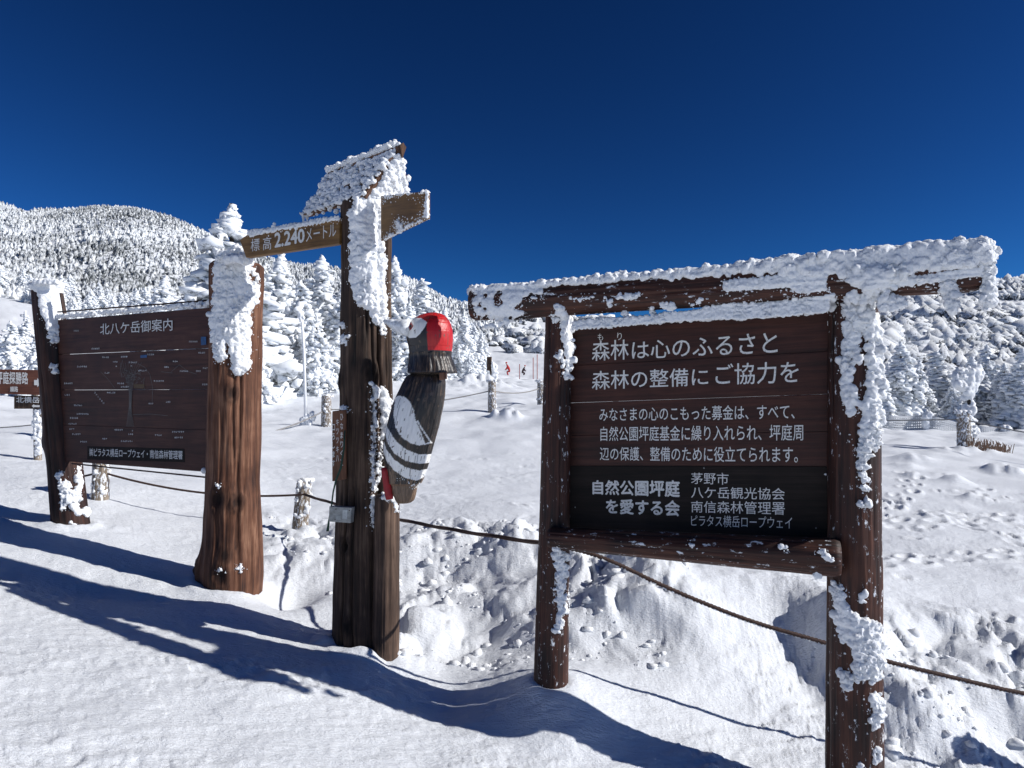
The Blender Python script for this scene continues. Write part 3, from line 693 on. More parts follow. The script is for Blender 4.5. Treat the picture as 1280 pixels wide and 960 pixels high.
# small map print (too small in the photo to read: unreadable strokes)
def strokes_mesh(marks, name, mat, pl, par, lift=.003):
    V = []; Fc = []
    n = pl[1].normalized(); n = -n if n.y > 0 else n
    for (x0, y0, x1, y1, w) in marks:
        a = onplane(x0, y0, pl) + n * lift; b = onplane(x1, y1, pl) + n * lift
        t = (b - a); L = t.length
        if L < 1e-6: continue
        s = n.cross(t).normalized() * (w / F * a.y / 2); k = len(V)
        V += [a - s, b - s, b + s, a + s]; Fc.append((k, k + 1, k + 2, k + 3))
    me = bpy.data.meshes.new(name); me.from_pydata(V, [], Fc); me.update(); o = obj(name, me, mat, par); o['kind'] = 'stuff'; return o
rg = np.random.default_rng(9); mk = []
cx = lambda x: 80 + x / 6.92; cy = lambda y: 430 + y / 6.92
lab = [(245, 40, 5, 0), (340, 115, 4, 0), (500, 110, 4, 0), (730, 90, 4, 0), (430, 155, 3, 0), (120, 195, 6, 0), (360, 250, 3, 0), (570, 160, 5, 0), (650, 230, 5, 0), (950, 150, 3, 0), (875, 200, 3, 0), (1010, 235, 5, 0), (1150, 235, 3, 0), (1210, 210, 4, 0), (785, 320, 6, 0), (10, 340, 5, 0), (15, 440, 3, 0), (270, 420, 1, 6), (380, 420, 5, 0), (95, 530, 5, 0), (120, 605, 7, 0), (60, 640, 5, 0), (45, 690, 5, 0), (55, 735, 3, 0), (80, 780, 5, 0), (150, 845, 4, 0), (340, 820, 3, 0), (445, 742, 5, 0), (565, 780, 3, 0), (500, 840, 7, 0), (795, 788, 4, 0), (945, 760, 7, 0), (965, 808, 5, 0), (740, 515, 3, 0), (890, 500, 3, 0), (455, 195, 1, 0), (585, 190, 1, 0), (1170, 75, 4, 0), (1205, 350, 3, 0), (595, 750, 1, 0), (470, 340, 4, 0), (500, 370, 5, 0), (-20, 0, 0, 0)]
for x, y, nh, nv in lab:
    for g_ in range(max(nh, nv)):
        gx = cx(x + (g_ * 15 if nh else 0)); gy = cy(y + (g_ * 18 if nv else 0))
        for _ in range(4):
            ox, oy = rg.uniform(-.8, .8, 2)
            if rg.random() < .5: mk.append((gx - .8, gy + oy, gx + .8, gy + oy, .42))
            else: mk.append((gx + ox, gy - 1.1, gx + ox, gy + 1.1, .42))
for x, y, nh in ((93, 413.5, 3), (237, 427, 5)):
    for g_ in range(nh * 2): mk.append((x + g_ * 1.1, y - 1, x + g_ * 1.1, y + 1, .5))
strokes_mesh(mk, 'map_print', M_ink, plL, ls)
mk = []
def poly(ps, w):
    for a, b in zip(ps[:-1], ps[1:]): mk.append((cx(a[0]), cy(a[1]), cx(b[0]), cy(b[1]), w))
for k in range(9):
    o = k * 9 - 36; poly([(575 + o * .9, 715), (572 + o * .5, 620), (575 + o * .25, 540), (578 + o * .35, 420), (575 + o * .7, 330), (570 + o * 1.4, 250), (580 + o * 2.6, 160)], .45)
poly([(640, 170), (700, 200), (745, 260), (770, 380), (765, 500)], .6); poly([(500, 290), (490, 200), (510, 140)], .7); poly([(700, 290), (690, 330), (700, 400)], .6)
poly([(320, 240), (380, 300), (440, 380)], .5); poly([(930, 240), (1000, 180), (1080, 240), (1150, 260)], .5); poly([(840, 240), (940, 250)], .5); poly([(600, 610), (750, 605), (900, 620)], .5)
for k in range(60):
    a = rg.uniform(0, 6.28); r_ = rg.uniform(10, 70); x, y = 590 + r_ * 1.6 * math.cos(a), 280 + r_ * math.sin(a); poly([(x, y), (x + rg.uniform(-30, 30), y + rg.uniform(-25, 25))], .6)
strokes_mesh(mk, 'map_drawing', M_inkf, plL, ls, .0025)
def patch(name, pts, mat): 
    me = bpy.data.meshes.new(name); me.from_pydata([onplane(*p, plL) - ln_ * .0028 for p in pts], [], [tuple(range(len(pts)))]); obj(name, me, mat, ls)
patch('map_lake_mark', [(251.5, 421), (258, 421), (258, 431), (251.5, 431.5)], M_blue)
patch('map_lake_mark', [(176, 444), (184, 443.5), (184, 447), (176, 447.5)], M_blue)
patch('map_area_mark', [(167, 480), (181, 480.5), (180, 485.5), (168, 485)], M_brown)
# rime
tl = bvh([lpl, lpr])
B = crust(tl, [[(274, 318), (300, 316), (314, 320), (312, 332), (304, 340), (310, 350), (322, 362), (320, 378), (310, 384), (309, 396), (304, 404), (310, 425), (310, 460), (292, 460), (288, 430), (284, 414), (278, 416), (280, 446), (272, 450), (268, 424), (264, 396), (271, 384), (271, 345)]], .8, .010, .026, 12, fall=5.25, push=.15, holes=.75)
B += strokes(tl, [[(276, 318, 5), (300, 315, 6), (314, 320, 5)], [(274, 330, 5), (272, 390, 5), (268, 400, 4)], [(314, 338, 2), (322, 348, 3)], [(298, 440, 7), (298, 462, 6), (302, 470, 2)], [(318, 352, 3), (318, 378, 3)], [(280, 330, 7), (288, 380, 9), (292, 430, 7)], [(271, 420, 5), (277, 448, 4)], [(300, 330, 7), (306, 390, 7), (306, 440, 5)]], 13, per=.5, fall=5.25)
B += [(P(297 + 12 * math.cos(a), 325 + 2 * math.sin(a), 5.2 + .12 * math.sin(a)), .035) for a in np.linspace(0, 6, 12)]
rime('rime_curtain', ls, B, .0065, .010, 34, seed=20)
B = crust(tl, [[(44, 352), (70, 352), (78, 372), (78, 386), (72, 402), (70, 428), (64, 422), (60, 400), (54, 392), (50, 368)]], 1.2, .014, .03, 14, fall=6.27)
B += strokes(tl, [[(46, 356, 6), (60, 352, 6), (72, 356, 6)], [(82, 600, 2.5), (88, 620, 3.5), (96, 640, 4), (102, 642, 3)], [(98, 585, 2.5), (100, 605, 4), (96, 625, 4)], [(76, 590, 3), (74, 600, 2), (80, 622, 3), (78, 640, 2)], [(90, 655, 2), (96, 658, 3)], [(66, 458, 4), (68, 462, 3)], [(108, 636, 3), (110, 645, 3)]], 15, per=.5)
rime('rime_curtain', ls, B, .008, .009, 30, seed=22)
B = [(bil(lc, s_, -.035 + rg.uniform(0, .02)), rg.uniform(.008, .02)) for s_ in rg.uniform(.02, .96, 240)]
B += [(P(x, y, 5.434), r_ / F * 5.2) for x, y, r_ in ((255, 588, 4), (262, 590, 5), (268, 592, 4), (258, 381, 3), (262, 378, 4), (250, 382, 3), (240, 384, 2.5))]
B += strokes(tl, [[(270, 711, .1), (274, 712, 2), (280, 713, 2)], [(296, 712, 2), (302, 706, 2), (300, 716, 1.5)], [(272, 604, 2), (274, 610, 1.5)]], 16, per=.6)
rime('rime_edge', ls, B, .006, .004, 50, seed=24)
flush_specks(ls)
# short log lying at its foot
o = log('fallen_log', P(28, 664, 6.374), P(88, 661, 6.479), .040, .028, 35, M_weath, None, cracks=2, cdepth=.005, nth=24)
tag(o, 'short dark broken log lying in the snow at the foot of the map board', 'log')

# ================================================================== CENTRE POST WITH ROOF AND ARMS
cs = thing('signpost', (-.99, 4.6, Hs(-.99, 4.6)), 'tall weathered grey log signpost with a little rimed roof and two ochre arms', 'signpost')
cpost = log('post', P(456, 850, 4.62), P(458, 252, 4.62), .205, .172, 41, M_weath, cs, nth=220, cracks=20, cdepth=.026, rough=.08,
            prof=([0, .08, .3, .6, 1], [.222, .215, .200, .178, .168]),
            knots=[(-2.05, .93, .045, .02, .045), (-1.95, .42, .04, .015, .01), (-1.2, 2.05, .05, .03, .01), (-2.6, 2.0, .04, .02, 0)])
tc = bvh([cpost])
def arm(name, pts, th, label=None, back=None, mat=None):
    p = [P(*q_) for q_ in pts]; n = (p[1] - p[0]).cross(p[-1] - p[0]).normalized()
    if n.y < 0: n = -n
    u = (p[1] - p[0]).normalized(); M = Matrix((u, n, n.cross(u) * -1)).transposed().to_4x4(); M.translation = p[0]
    o = obj(name, local(slab(p, n, th, .004), M), mat or M_arm, cs, M, label); return o, (p[0], n)
# left arm: 3D plane through three of its corners
a0, a1 = P(312, 291, 4.98), P(424, 271.5, 4.50); a2 = P(424, 304.5, 4.50)
AP = planeof(a0, a1, a2); an = AP[1] if AP[1].y > 0 else -AP[1]
pp = [onplane(x, y, AP) for x, y in ((312, 291), (424, 271.5), (424, 304.5), (307.5, 322), (299.5, 300))]
u = (pp[1] - pp[0]).normalized(); MA = Matrix((u, an, an.cross(u) * -1)).transposed().to_4x4(); MA.translation = pp[0]
larm = obj('arm', local(slab(pp, an, .045, .004), MA), M_arm, cs, MA, 'ochre pointer board giving the altitude')
text_on('lettering', '標 高', q4(136, 238, 556, 618, 542, 608, 4, 280, 160), AP, M_paint, larm, .0, .003)
text_on('lettering', '2.240', q4(254, 405, 524, 601, 501, 572, 4, 280, 160), AP, M_paint, larm, .03, .003)
text_on('lettering', 'メートル', q4(412, 562, 504, 570, 478, 540, 4, 280, 160), AP, M_paint, larm, .0, .003)
b0, b1, b2 = P(478, 301, 4.40), P(535, 273, 3.93), P(535, 239, 3.93)
BP = planeof(b0, b1, b2); bn2 = BP[1] if BP[1].y > 0 else -BP[1]
pp2 = [onplane(x, y, BP) for x, y in ((476, 245), (533.5, 239), (533.5, 273), (476, 301))]
u = (pp2[1] - pp2[0]).normalized(); MA2 = Matrix((u, bn2, bn2.cross(u) * -1)).transposed().to_4x4(); MA2.translation = pp2[3]
rarm = obj('arm', local(slab(pp2, bn2, .022, .003), MA2), M_arm, cs, MA2, 'blank ochre pointer board half rimmed with frost')
# little gabled roof
rd = Vector((.75, -.66, 0)).normalized(); rw = Vector((.66, .75, 0)).normalized()
zE = EYE + 1.325; zR = EYE + 1.66
E1 = Vector((-.959, 4.42, zE)); E2 = E1 + rw * .40; Rr = Vector((-.74, 4.49, zR)); Rl = Rr - rd * .82; E1l = E1 - rd * .72; E2l = E2 - rd * .72
roofobjs = []
def slope(ea, eb, ra, rb, seed):          # eave right/left, ridge right/left
    n = (eb - ea).cross(ra - ea).normalized(); n = n if n.z > 0 else -n
    o = obj('roof_board', slab([ea, ra, rb, eb], -n, .02, 0), M_shing, cs); roofobjs.append(o)
    rg = np.random.default_rng(seed); NR = 7
    for r_ in range(NR):
        t0, t1 = r_ / NR, (r_ + 1.35) / NR
        a0, a1 = ea.lerp(ra, t0 - .02), ea.lerp(ra, min(1, t1)); c0, c1 = eb.lerp(rb, t0 - .02), eb.lerp(rb, min(1, t1)); m = 7
        for k in range(m):
            s0, s1 = k / m + .006, (k + 1) / m - .006; j_ = rg.uniform(-.004, .004)
            lo1, lo2 = a0.lerp(c0, s0), a0.lerp(c0, s1); h1, h2 = a1.lerp(c1, s0), a1.lerp(c1, s1)
            q_ = [lo1 + n * (.018 + j_), lo2 + n * (.018 + j_), h2 + n * .004, h1 + n * .004]
            roofobjs.append(obj('shingle', slab(q_, -n, .008, 0), M_shing, cs))
    return n
nf = slope(E1, E1l, Rr, Rl, 1); nb = slope(E2, E2l, Rr, Rl, 2)
g0 = E1 + rw * .03 - rd * .03; g1 = E2 - rw * .03 - rd * .03; g2 = Rr - rd * .12 - Vector((0, 0, .03))
obj('gable', slab([g0, g1, g2], -rd, .02, 0), M_shing, cs)
obj('ridge_cap', prism([Rr + nf * .03 + rd * .03, Rr + Vector((0, 0, -.07)) + rd * .02, Rr + nb * .03 + rd * .03, Rr + Vector((0, 0, .04)) + rd * .03], [Rl + nf * .03, Rl + Vector((0, 0, -.03)), Rl + nb * .03, Rl + Vector((0, 0, .035))]), M_shing, cs)
rg = np.random.default_rng(17); B = []
for r_ in range(9):                      # frost lying in courses on the shingles
    for k in range(40):
        t = (r_ + rg.uniform(.0, .55)) / 8.8; s_ = rg.random()
        p = (E1.lerp(Rr, t)).lerp(E1l.lerp(Rl, t), s_); B.append((p + nf * rg.uniform(.010, .026), rg.uniform(.008, .024)))
for k in range(260):
    t = rg.random(); s_ = rg.random(); p = (E1.lerp(Rr, t)).lerp(E1l.lerp(Rl, t), s_); B.append((p + nf * .016, rg.uniform(.007, .014)))
for k in range(200):
    t = rg.random(); s_ = rg.random(); p = (E2.lerp(Rr, t)).lerp(E2l.lerp(Rl, t), s_); B.append((p + nb * .02, rg.uniform(.01, .022)))
for k in range(120):
    s_ = rg.random(); B.append((Rr.lerp(Rl, s_) + Vector((0, 0, .03)) + nf * rg.uniform(0, .03), rg.uniform(.012, .024)))
for k in range(420):                     # gable end packed with rime
    a, b = rg.random(), rg.random()
    if a + b > 1: a, b = 1 - a, 1 - b
    p = g0 + (g1 - g0) * a + (g2 + rd * .10 - g0) * b
    if noise(np.array([p.x * 14]), np.array([p.y * 14]), np.array([p.z * 14]), seed=3)[0] > .62: continue
    B.append((p + rd * rg.uniform(-.005, .04), rg.uniform(.010, .024)))
rime('rime_crust', cs, B, .006, .006, 45, seed=30)
B = []
B += [(P(x, y, 4.42 + (478 - x) * .004), r_ / F * 4.45) for x, y, r_ in ((412, 262, 3), (420, 264, 3.5), (428, 263, 3.5), (434, 260, 4), (404, 266, 2.5), (396, 268, 2), (424, 258, 3))]
for x0, l in ((379, 10), (384, 13), (392, 6), (404, 5), (446, 16)):       # icicles at the eave
    B += [(P(x0, 268 - (x0 - 379) * .3 + k, 4.88 if x0 < 440 else 4.4), (2.0 * (1 - k / (l + 1)) + .5) / F * 4.8) for k in range(l)]
rime('icicles', cs, B, .004, .002, 60, seed=31)
# rime down the post
B = crust(tc, [[(448, 244), (474, 248), (476, 300), (478, 360), (480, 400), (470, 402), (462, 385), (450, 378), (440, 350), (442, 320), (444, 300), (440, 270)]], .8, .012, .028, 18, push=.1, fall=4.44)
B += strokes(tc, [[(450, 260, 8), (455, 310, 10), (458, 340, 10), (466, 380, 8), (474, 398, 5)], [(444, 345, 6), (446, 360, 4)], [(470, 300, 6), (474, 350, 6), (478, 385, 4)], [(447, 312, 5), (442, 322, 3)]], 19, per=.5)
rime('rime_crust', cs, B, .0065, .009, 34, seed=33)
B = strokes(tc, [[(428, 404, 3), (431, 408, 2.5)], [(430, 418, 3.5), (436, 422, 3)], [(429, 427, 3), (433, 430, 2)], [(466, 480, 3), (470, 494, 4), (466, 500, 3)],
                 [(478, 486, 4), (482, 505, 6), (484, 530, 5), (480, 545, 3)], [(468, 500, 2.5), (468, 540, 2.5), (467, 570, 2), (467, 600, 3), (470, 615, 3)], [(476, 545, 2), (475, 575, 2), (474, 600, 3)],
                 [(428, 508, 3), (434, 516, 2.5)], [(468, 620, 3), (466, 640, 2.5), (466, 660, 1)], [(478, 402, 3), (480, 420, 2)], [(487, 790, 3), (489, 798, 4)]], 20, per=.6, fall=4.5)
B += crust(bvh([larm]), [[(310, 289), (424, 270), (424, 274), (312, 295)]], 1.6, .004, .010, 21, fall=lambda x, y: 4.98 - (x - 312) * .0043)
B += crust(bvh([rarm]), [[(480, 242), (536, 237), (536, 272), (530, 274), (531, 242), (500, 244), (480, 249)], [(480, 297), (500, 287), (510, 281), (526, 274), (526, 276), (502, 289), (480, 301)], [(495, 279), (499, 274), (503, 284), (497, 286)]], 1.3, .003, .0075, 22, fall=None, holes=.35)
B += [(P(342 + rg.normal(0, 1.5), 282 + rg.normal(0, 3), 4.85), .008) for _ in range(12)]
rime('rime_patch', cs, B, .005, .005, 55, seed=35)
# support log beside it
st = log('support_log', P(482, 840, 4.44), P(484, 618, 4.44), .088, .080, 43, M_stub, cs, nth=80, cracks=4, cdepth=.012, rough=.06)
B = strokes(bvh([st]), [[(478, 619, 3), (488, 621, 3), (495, 630, 2), (497, 640, 1.5)]], 23, per=.7, fall=4.4)
rime('rime_patch', cs, B, .005, .003, 55, seed=36)

flush_specks(cs)
# plaque with three columns of writing, hanging on the post
pq = [P(*a) for a in ((415, 514, 4.42), (432, 512, 4.40), (432, 599, 4.40), (415, 602, 4.42))]
PPn = planeof(pq[0], pq[1], pq[2]); pn = PPn[1] if PPn[1].y > 0 else -PPn[1]
plq = thing('wooden_plaque', P(423, 602, 4.42), 'narrow upright brown plaque with white vertical writing, nailed to the tall signpost', 'plaque')
u = (pq[1] - pq[0]).normalized(); MQ = Matrix((pn.cross(u) * -1, pn, u * -1)).transposed().to_4x4(); MQ.translation = pq[0]
M_plq = wood('plaque_wood', [(.2, (.07, .03, .016)), (.5, (.13, .055, .028)), (.8, (.2, .09, .05))], .6, axis='x', bd=.001)
bm_ = slab(pq, pn, .02, .006); obj('board', local(bm_, MQ), M_plq, plq, MQ)
for s, cx_, y0, y1 in (('ひなまりくと', 427.5, 516, 584), ('キツツキハ', 422.2, 522.5, 579), ('ロろします', 417.3, 529, 585)):
    n = len(s); h = (y1 - y0) / n
    for k, ch in enumerate(s):
        yy = y0 + k * h; w = 1.7
        text_on('lettering', ch, [(cx_ - w, yy + .1 * h), (cx_ + w, yy + .1 * h), (cx_ - w, yy + .82 * h), (cx_ + w, yy + .82 * h)], PPn, M_paint, plq, .01, .004)
# small grey instrument box
gb = thing('instrument_box', P(426, 654, 4.38), 'small pale grey plastic box strapped low on the tall signpost', 'box')
bx = [P(*a) for a in ((411.5, 633, 4.36), (439.5, 634.5, 4.33), (438, 654, 4.33), (411, 652, 4.36))]
bxn = planeof(bx[0], bx[1], bx[2]); b_n = bxn[1] if bxn[1].y > 0 else -bxn[1]
obj('case', slab(bx, b_n, .05, .003), M_metal, gb)
obj('label_plate', slab([onplane(x, y, bxn) - b_n * .003 for x, y in ((428.5, 637), (434.5, 637.3), (434.3, 649), (428.2, 648.7))], b_n, .002, 0), plain('pale_label', (.5, .52, .5)), gb)
obj('label_plate', slab([onplane(x, y, bxn) - b_n * .003 for x, y in ((420, 644.3), (426, 644.6), (426, 650), (420, 649.6))], b_n, .002, 0), plain('grey_label', (.38, .4, .38)), gb)
for x, y in ((420, 636.5), (437, 638), (419, 649.6)):
    h = onplane(x, y, bxn) - b_n * .002; obj('screw', local(balls_mesh([(*h, .004, .002, .004)], 1), Matrix.Translation(h)), M_darkcl, gb, Matrix.Translation(h))
tag(obj('green_cord', tube([P(x, y, 4.37) for x, y in ((431, 538), (430, 560), (426, 585), (420, 600), (416.5, 615), (414, 635), (411, 652), (409.5, 664))], [.005, .006, .007, .006, .005, .005, .006, .009], 8), M_greenc), 'dark green cord hanging down past the plaque on the signpost', 'cord')

# ================================================================== CARVED WOODPECKER
wp = thing('carved_woodpecker', P(505, 628, 4.30), 'carved and painted wooden woodpecker with red head clinging to the tall signpost', 'wood carving')
rowsW = [(629, 498, 509), (628, 496.5, 513), (624, 494, 517.5), (615, 490.5, 520.5), (606, 489, 522.5), (603.5, 486, 527), (592, 485, 532), (580, 482, 536), (565, 480.3, 540), (550, 481, 544), (535, 484, 548), (520, 487.5, 551), (505, 491.5, 554), (490, 498, 556), (478, 504, 556.5), (471, 508, 555), (468.5, 512, 553), (467.5, 514, 556), (466.3, 508.5, 571.5), (460, 510, 570), (452, 511.5, 567), (445, 512, 564.5), (441, 511.5, 564.8), (439, 511.3, 565), (433, 510.5, 565.5), (425, 508.5, 566.3), (415, 508, 566), (405, 510.5, 563.5), (400, 515, 561), (396.5, 520, 558), (394, 525, 555.5), (392, 530, 552), (391, 535, 548.5), (390.6, 540, 545)]
ry = np.array([r_[0] for r_ in rowsW], float)[::-1]; xl = np.array([r_[1] for r_ in rowsW], float)[::-1]; xr_ = np.array([r_[2] for r_ in rowsW], float)[::-1]
ry_, xl_, xr2_ = ry, xl, xr_
ysq = np.unique(np.concatenate([np.linspace(391, 629, 330), ry]))[::-1]
NT = 180; D0 = 4.28; V = []; C = []; PX = []; PY = []
tw = np.linspace(0, 2 * math.pi, NT, endpoint=False)
AB = np.stack([hermite(ry, q_[:, None], ysq[::-1])[::-1, 0] for q_ in (xl, xr_)])
sm = AB.copy()
for _ in range(14): sm[:, 1:-1] = (sm[:, :-2] + 2 * sm[:, 1:-1] + sm[:, 2:]) / 4
hz = ((ysq < 438) | ((ysq > 474) & (ysq < 596)) | ((ysq > 608) & (ysq < 624)))
AB = np.where(hz[None], sm, AB)
for y, a, b in zip(ysq, AB[0], AB[1]):
    c = (a + b) / 2; w = (b - a) / 2
    x = c + w * np.cos(tw); dep = w * .85 * np.sin(tw)
    g_ = 1.0
    PX.append(x); PY.append(np.full(NT, y))
    o_ = P(c, y, D0)
    V.append(np.stack([o_.x + (x - c) / F * D0, o_.y + dep / F * D0, np.full(NT, o_.z)], -1))
V = np.array(V); PX = np.array(PX); PY = np.array(PY); n_ = len(ysq)
ct, st_ = np.cos(tw)[None] + 0 * PX, np.sin(tw)[None] + 0 * PX
body_m = ((PY > 442) | (PY > 600)).astype(float)
gr = (fbm(ct * 9, st_ * 9, PY * .03, seed=60, o=3) * .006 + np.minimum(0, fbm(ct * 14, st_ * 14, PY * .015, seed=61, o=2) + .25) * .012) * body_m
kf = np.where(PY < 441, 0, 0)
gr = gr + (PY < 441) * .002 * fbm(ct * 3.5, st_ * 3.5, PY * .09, seed=66, o=3)
gr = gr - (np.exp(-(np.angle(np.exp(1j * (tw[None] + 1.45))) / .02) ** 2) * .004) * (PY < 441)   # joint down the head
cxw = V.mean(1, keepdims=True); dirn = V - cxw; dirn[..., 2] = 0; L_ = np.linalg.norm(dirn, axis=2, keepdims=True) + 1e-9
V = V + dirn / L_ * gr[..., None]
i = np.arange(n_ - 1)[:, None]; j = np.arange(NT)[None]; jn = (j + 1) % NT
Q = np.stack([i * NT + j, i * NT + jn, (i + 1) * NT + jn, (i + 1) * NT + j], -1).reshape(-1, 4)
Vf = V.reshape(-1, 3); me = bpy.data.meshes.new('body')
me.from_pydata([tuple(a) for a in Vf], [], [tuple(int(b) for b in a) for a in Q] + [tuple(range(NT))[::-1], tuple((n_ - 1) * NT + k for k in range(NT))]); me.update(); me.shade_smooth()
# paint laid on the carving
x, y = PX.ravel(), PY.ravel(); c3 = 3.4286
cxx, cyy = (x - 380) * c3, (y - 370) * c3
front = (np.tile(np.sin(tw), n_) < .25)
col = np.tile(np.array([.016, .013, .012]), (len(x), 1))
worn = fbm(np.tile(ct[0] * 12, n_), np.tile(st_[0] * 12, n_), y * .045, seed=62, o=4)
fine = fbm(np.tile(ct[0] * 40, n_), np.tile(st_[0] * 40, n_), y * .12, seed=63, o=3)
wn_ = np.clip((worn * 1.2 + fine * .8 - .02) * 1.5, 0, 1)[:, None]
bodyz = ((y > 441))[:, None]
col = np.where(bodyz, col * (1 - wn_) + np.array([.085, .055, .036]) * wn_, col)
pale = (y > 603)[:, None] | ((y > 585)[:, None] & (worn[:, None] + fine[:, None] > .15))
col = np.where(pale, np.array([.17, .11, .07]) * (1 + .5 * fine[:, None]), col)
WHT = np.array([.84, .84, .82]); RED = np.array([.50, .012, .014]); BLK = np.array([.02, .018, .02])
def pm(poly, c, cond=None):
    m = inpoly(cxx, cyy, poly)
    if cond is not None: m &= cond
    col[m] = c
    return m
pm([(395, 440), (408, 428), (440, 430), (465, 450), (485, 490), (490, 525), (515, 585), (528, 630), (505, 636), (470, 625), (430, 598), (405, 560), (392, 510)], WHT, front)
pm([(495, 535), (500, 530), (550, 618), (555, 628), (520, 634), (545, 620)], WHT, front)
pm([(358, 552), (375, 575), (410, 618), (450, 650), (500, 672), (545, 676), (556, 674), (545, 715), (500, 712), (450, 700), (400, 668), (365, 620), (352, 585)], WHT, front)
pm([(345, 618), (362, 650), (400, 695), (445, 725), (500, 742), (540, 740), (528, 768), (490, 786), (440, 770), (395, 740), (360, 700), (338, 660)], WHT, front)
pm([(405, 385), (445, 300), (450, 335), (425, 370)], WHT, front)
pm([(338, 730), (352, 722), (372, 860), (358, 850), (345, 830)], RED * .7, front)
hd = (y < 441)
col[hd & (cyy < 240)] = BLK
redm = hd & ((cxx > 527) | ((cyy < 112 + (cxx - 460) * .12) & (cxx > 480))) & ~((cyy > 125) & (cxx < 535 + (cyy - 125) * .04))
redm |= hd & ~front
col[redm] = RED
col[hd & (cyy > 237)] = BLK
pm([(430, 125), (450, 105), (475, 97), (512, 102), (537, 122), (529, 142), (506, 172), (487, 186), (458, 184), (436, 165)], WHT, front)
pm([(438, 120), (475, 98), (500, 84), (540, 90), (538, 122), (510, 101), (475, 95), (450, 104)], RED, front)
pm([(452, 135), (465, 115), (478, 136), (465, 154)], RED * .55, front)
pm([(459, 135), (465, 125), (471, 136), (465, 144)], BLK, front)
chip = (fbm(np.tile(ct[0] * 18, n_), np.tile(st_[0] * 18, n_), y * .14, seed=64, o=3) > .42) & (y < 602)
col[chip] = np.array([.10, .07, .05])
col = col * (1 + .15 * fine[:, None])
cracks_ = (np.abs(((np.tile(tw, n_) * 9 + .3 * worn) % 1) - .5) < .035) & (y > 470)
col[cracks_] *= .35
ca = me.color_attributes.new('paint', 'FLOAT_COLOR', 'POINT')
ca.data.foreach_set('color', np.hstack([np.clip(col, 0, 1), np.ones((len(col), 1))]).astype(np.float32).ravel())
M_wp, nt, b = newmat('painted_carving')
at = nd(nt, 'ShaderNodeVertexColor', layer_name='paint'); nt.links.new(at.outputs[0], b.inputs['Base Color']); b.inputs['Roughness'].default_value = .38
bump(nt, b, [noisen(nt, coords(nt, (60, 60, 4)), 2, 4)], [.003])
obj('body', me, M_wp, wp)
bk = tube([P(512, 410, 4.22), P(505, 409, 4.23), P(497, 406.5, 4.26), P(488, 404, 4.30), P(480, 401, 4.34)], [.056, .050, .040, .026, .008], 14)
obj('beak', bk, plain('pale_beak', (.8, .82, .84), .4), wp)
rime('rime_patch', wp, [(P(483 + k * 1.5 + rg.normal(0, 1), 399 + rg.normal(0, 1.2) + k * .2, 4.24), rg.uniform(.003, .006)) for k in range(14)] + [(P(512 + rg.normal(0, 3), 407 + rg.normal(0, 1), 4.15), .003) for k in range(4)], .005, .004, 60, seed=40)
obj('tail', log_mesh(.20, .025, .03, 45, nth=30, cracks=0), [plain('red_paint', (.35, .015, .02))], wp, frame(P(487, 624, 4.27), P(482, 586, 4.27)))
obj('neck_block', slab([P(549, 466, 4.10), P(557, 465, 4.12), P(557, 473, 4.12), P(549, 475, 4.10)], Vector((0, 1, 0)), .1, .003), M_post2, wp)
B = strokes(bvh([bpy.data.objects['body']]), [[(537, 602, 1.2), (520, 608, 1.2), (512, 606, 1)], [(530, 592, 1), (537, 593, .9)], [(500, 596, .8), (505, 600, .9)]], 24, per=.7)
rime('rime_patch', wp, B, .004, .002, 70, seed=41)

flush_specks(wp)
# ================================================================== LEFT ARROW SIGNS
ar = thing('arrow_sign', P(20, 560, 9.4), 'brown trail direction signs with white arrows at the left edge beside the map board', 'direction sign')
def board(parent, name, pts, d, mat, th=.03):
    p = [P(x, y, d) for x, y in pts]; return obj(name, slab(p, Vector((0, 1, 0)), th, .003), mat, parent), (p[0], Vector((0, 1, 0)))
M_sb = wood('sign_brown', [(.2, (.09, .03, .018)), (.5, (.14, .05, .03)), (.8, (.2, .075, .045))], .6, axis='x', bd=.001)
_, pA = board(ar, 'board', [(-38, 461), (52, 462.5), (52, 494), (-38, 491)], 9.2, M_sb)
_, pB = board(ar, 'board', [(17.5, 494.2), (70, 495), (70, 511), (17.5, 511)], 9.25, M_weath)
pA = (pA[0], pA[1]); 
text_on('lettering', '坪庭探勝路', [(-4, 464), (35.5, 465), (-4, 480), (35.5, 480.5)], pA, M_paint, ar, .02, .006)
text_on('lettering', '順路', [(13, 483), (23, 483), (13, 490), (23, 490)], pA, M_paint, ar, .02, .006)
text_on('lettering', '北横岳口', [(20.5, 495.5), (59, 496), (20.5, 503.5), (59, 504)], pB, M_paint, ar, .02, .006)
def flatpoly(name, pts, pl, mat, par, lift=.006):
    n = -pl[1] if pl[1].y > 0 else pl[1]
    me = bpy.data.meshes.new(name); me.from_pydata([onplane(*p, pl) + n * lift for p in pts], [], [tuple(range(len(pts)))]); obj(name, me, mat, par)
flatpoly('arrow', [(43, 475), (47, 475), (47, 472.5), (52, 478.5), (47, 484), (47, 481.5), (43, 481.5)], pA, M_paint, ar)
flatpoly('arrow', [(40, 507.5), (43, 505), (43, 506.3), (50, 506.5), (50, 509), (43, 508.8), (43, 510)], pB, M_paint, ar)
log('post', Vector((P(47, 500, 9.3).x, 9.33, Hs(P(47, 500, 9.3).x, 9.33) - .2)), P(46, 470, 9.33), .05, .045, 51, M_fence, ar, nth=32, cracks=2, cdepth=.005)
log('post', Vector((P(-20, 500, 9.3).x, 9.33, Hs(P(-20, 500, 9.3).x, 9.33) - .2)), P(-20, 455, 9.33), .05, .045, 52, M_fence, ar, nth=32, cracks=2, cdepth=.005)
B = [(P(x, y, 9.28), rg.uniform(.015, .035)) for x, y in zip(rg.normal(46, 2.5, 70), rg.uniform(512, 568, 70))]
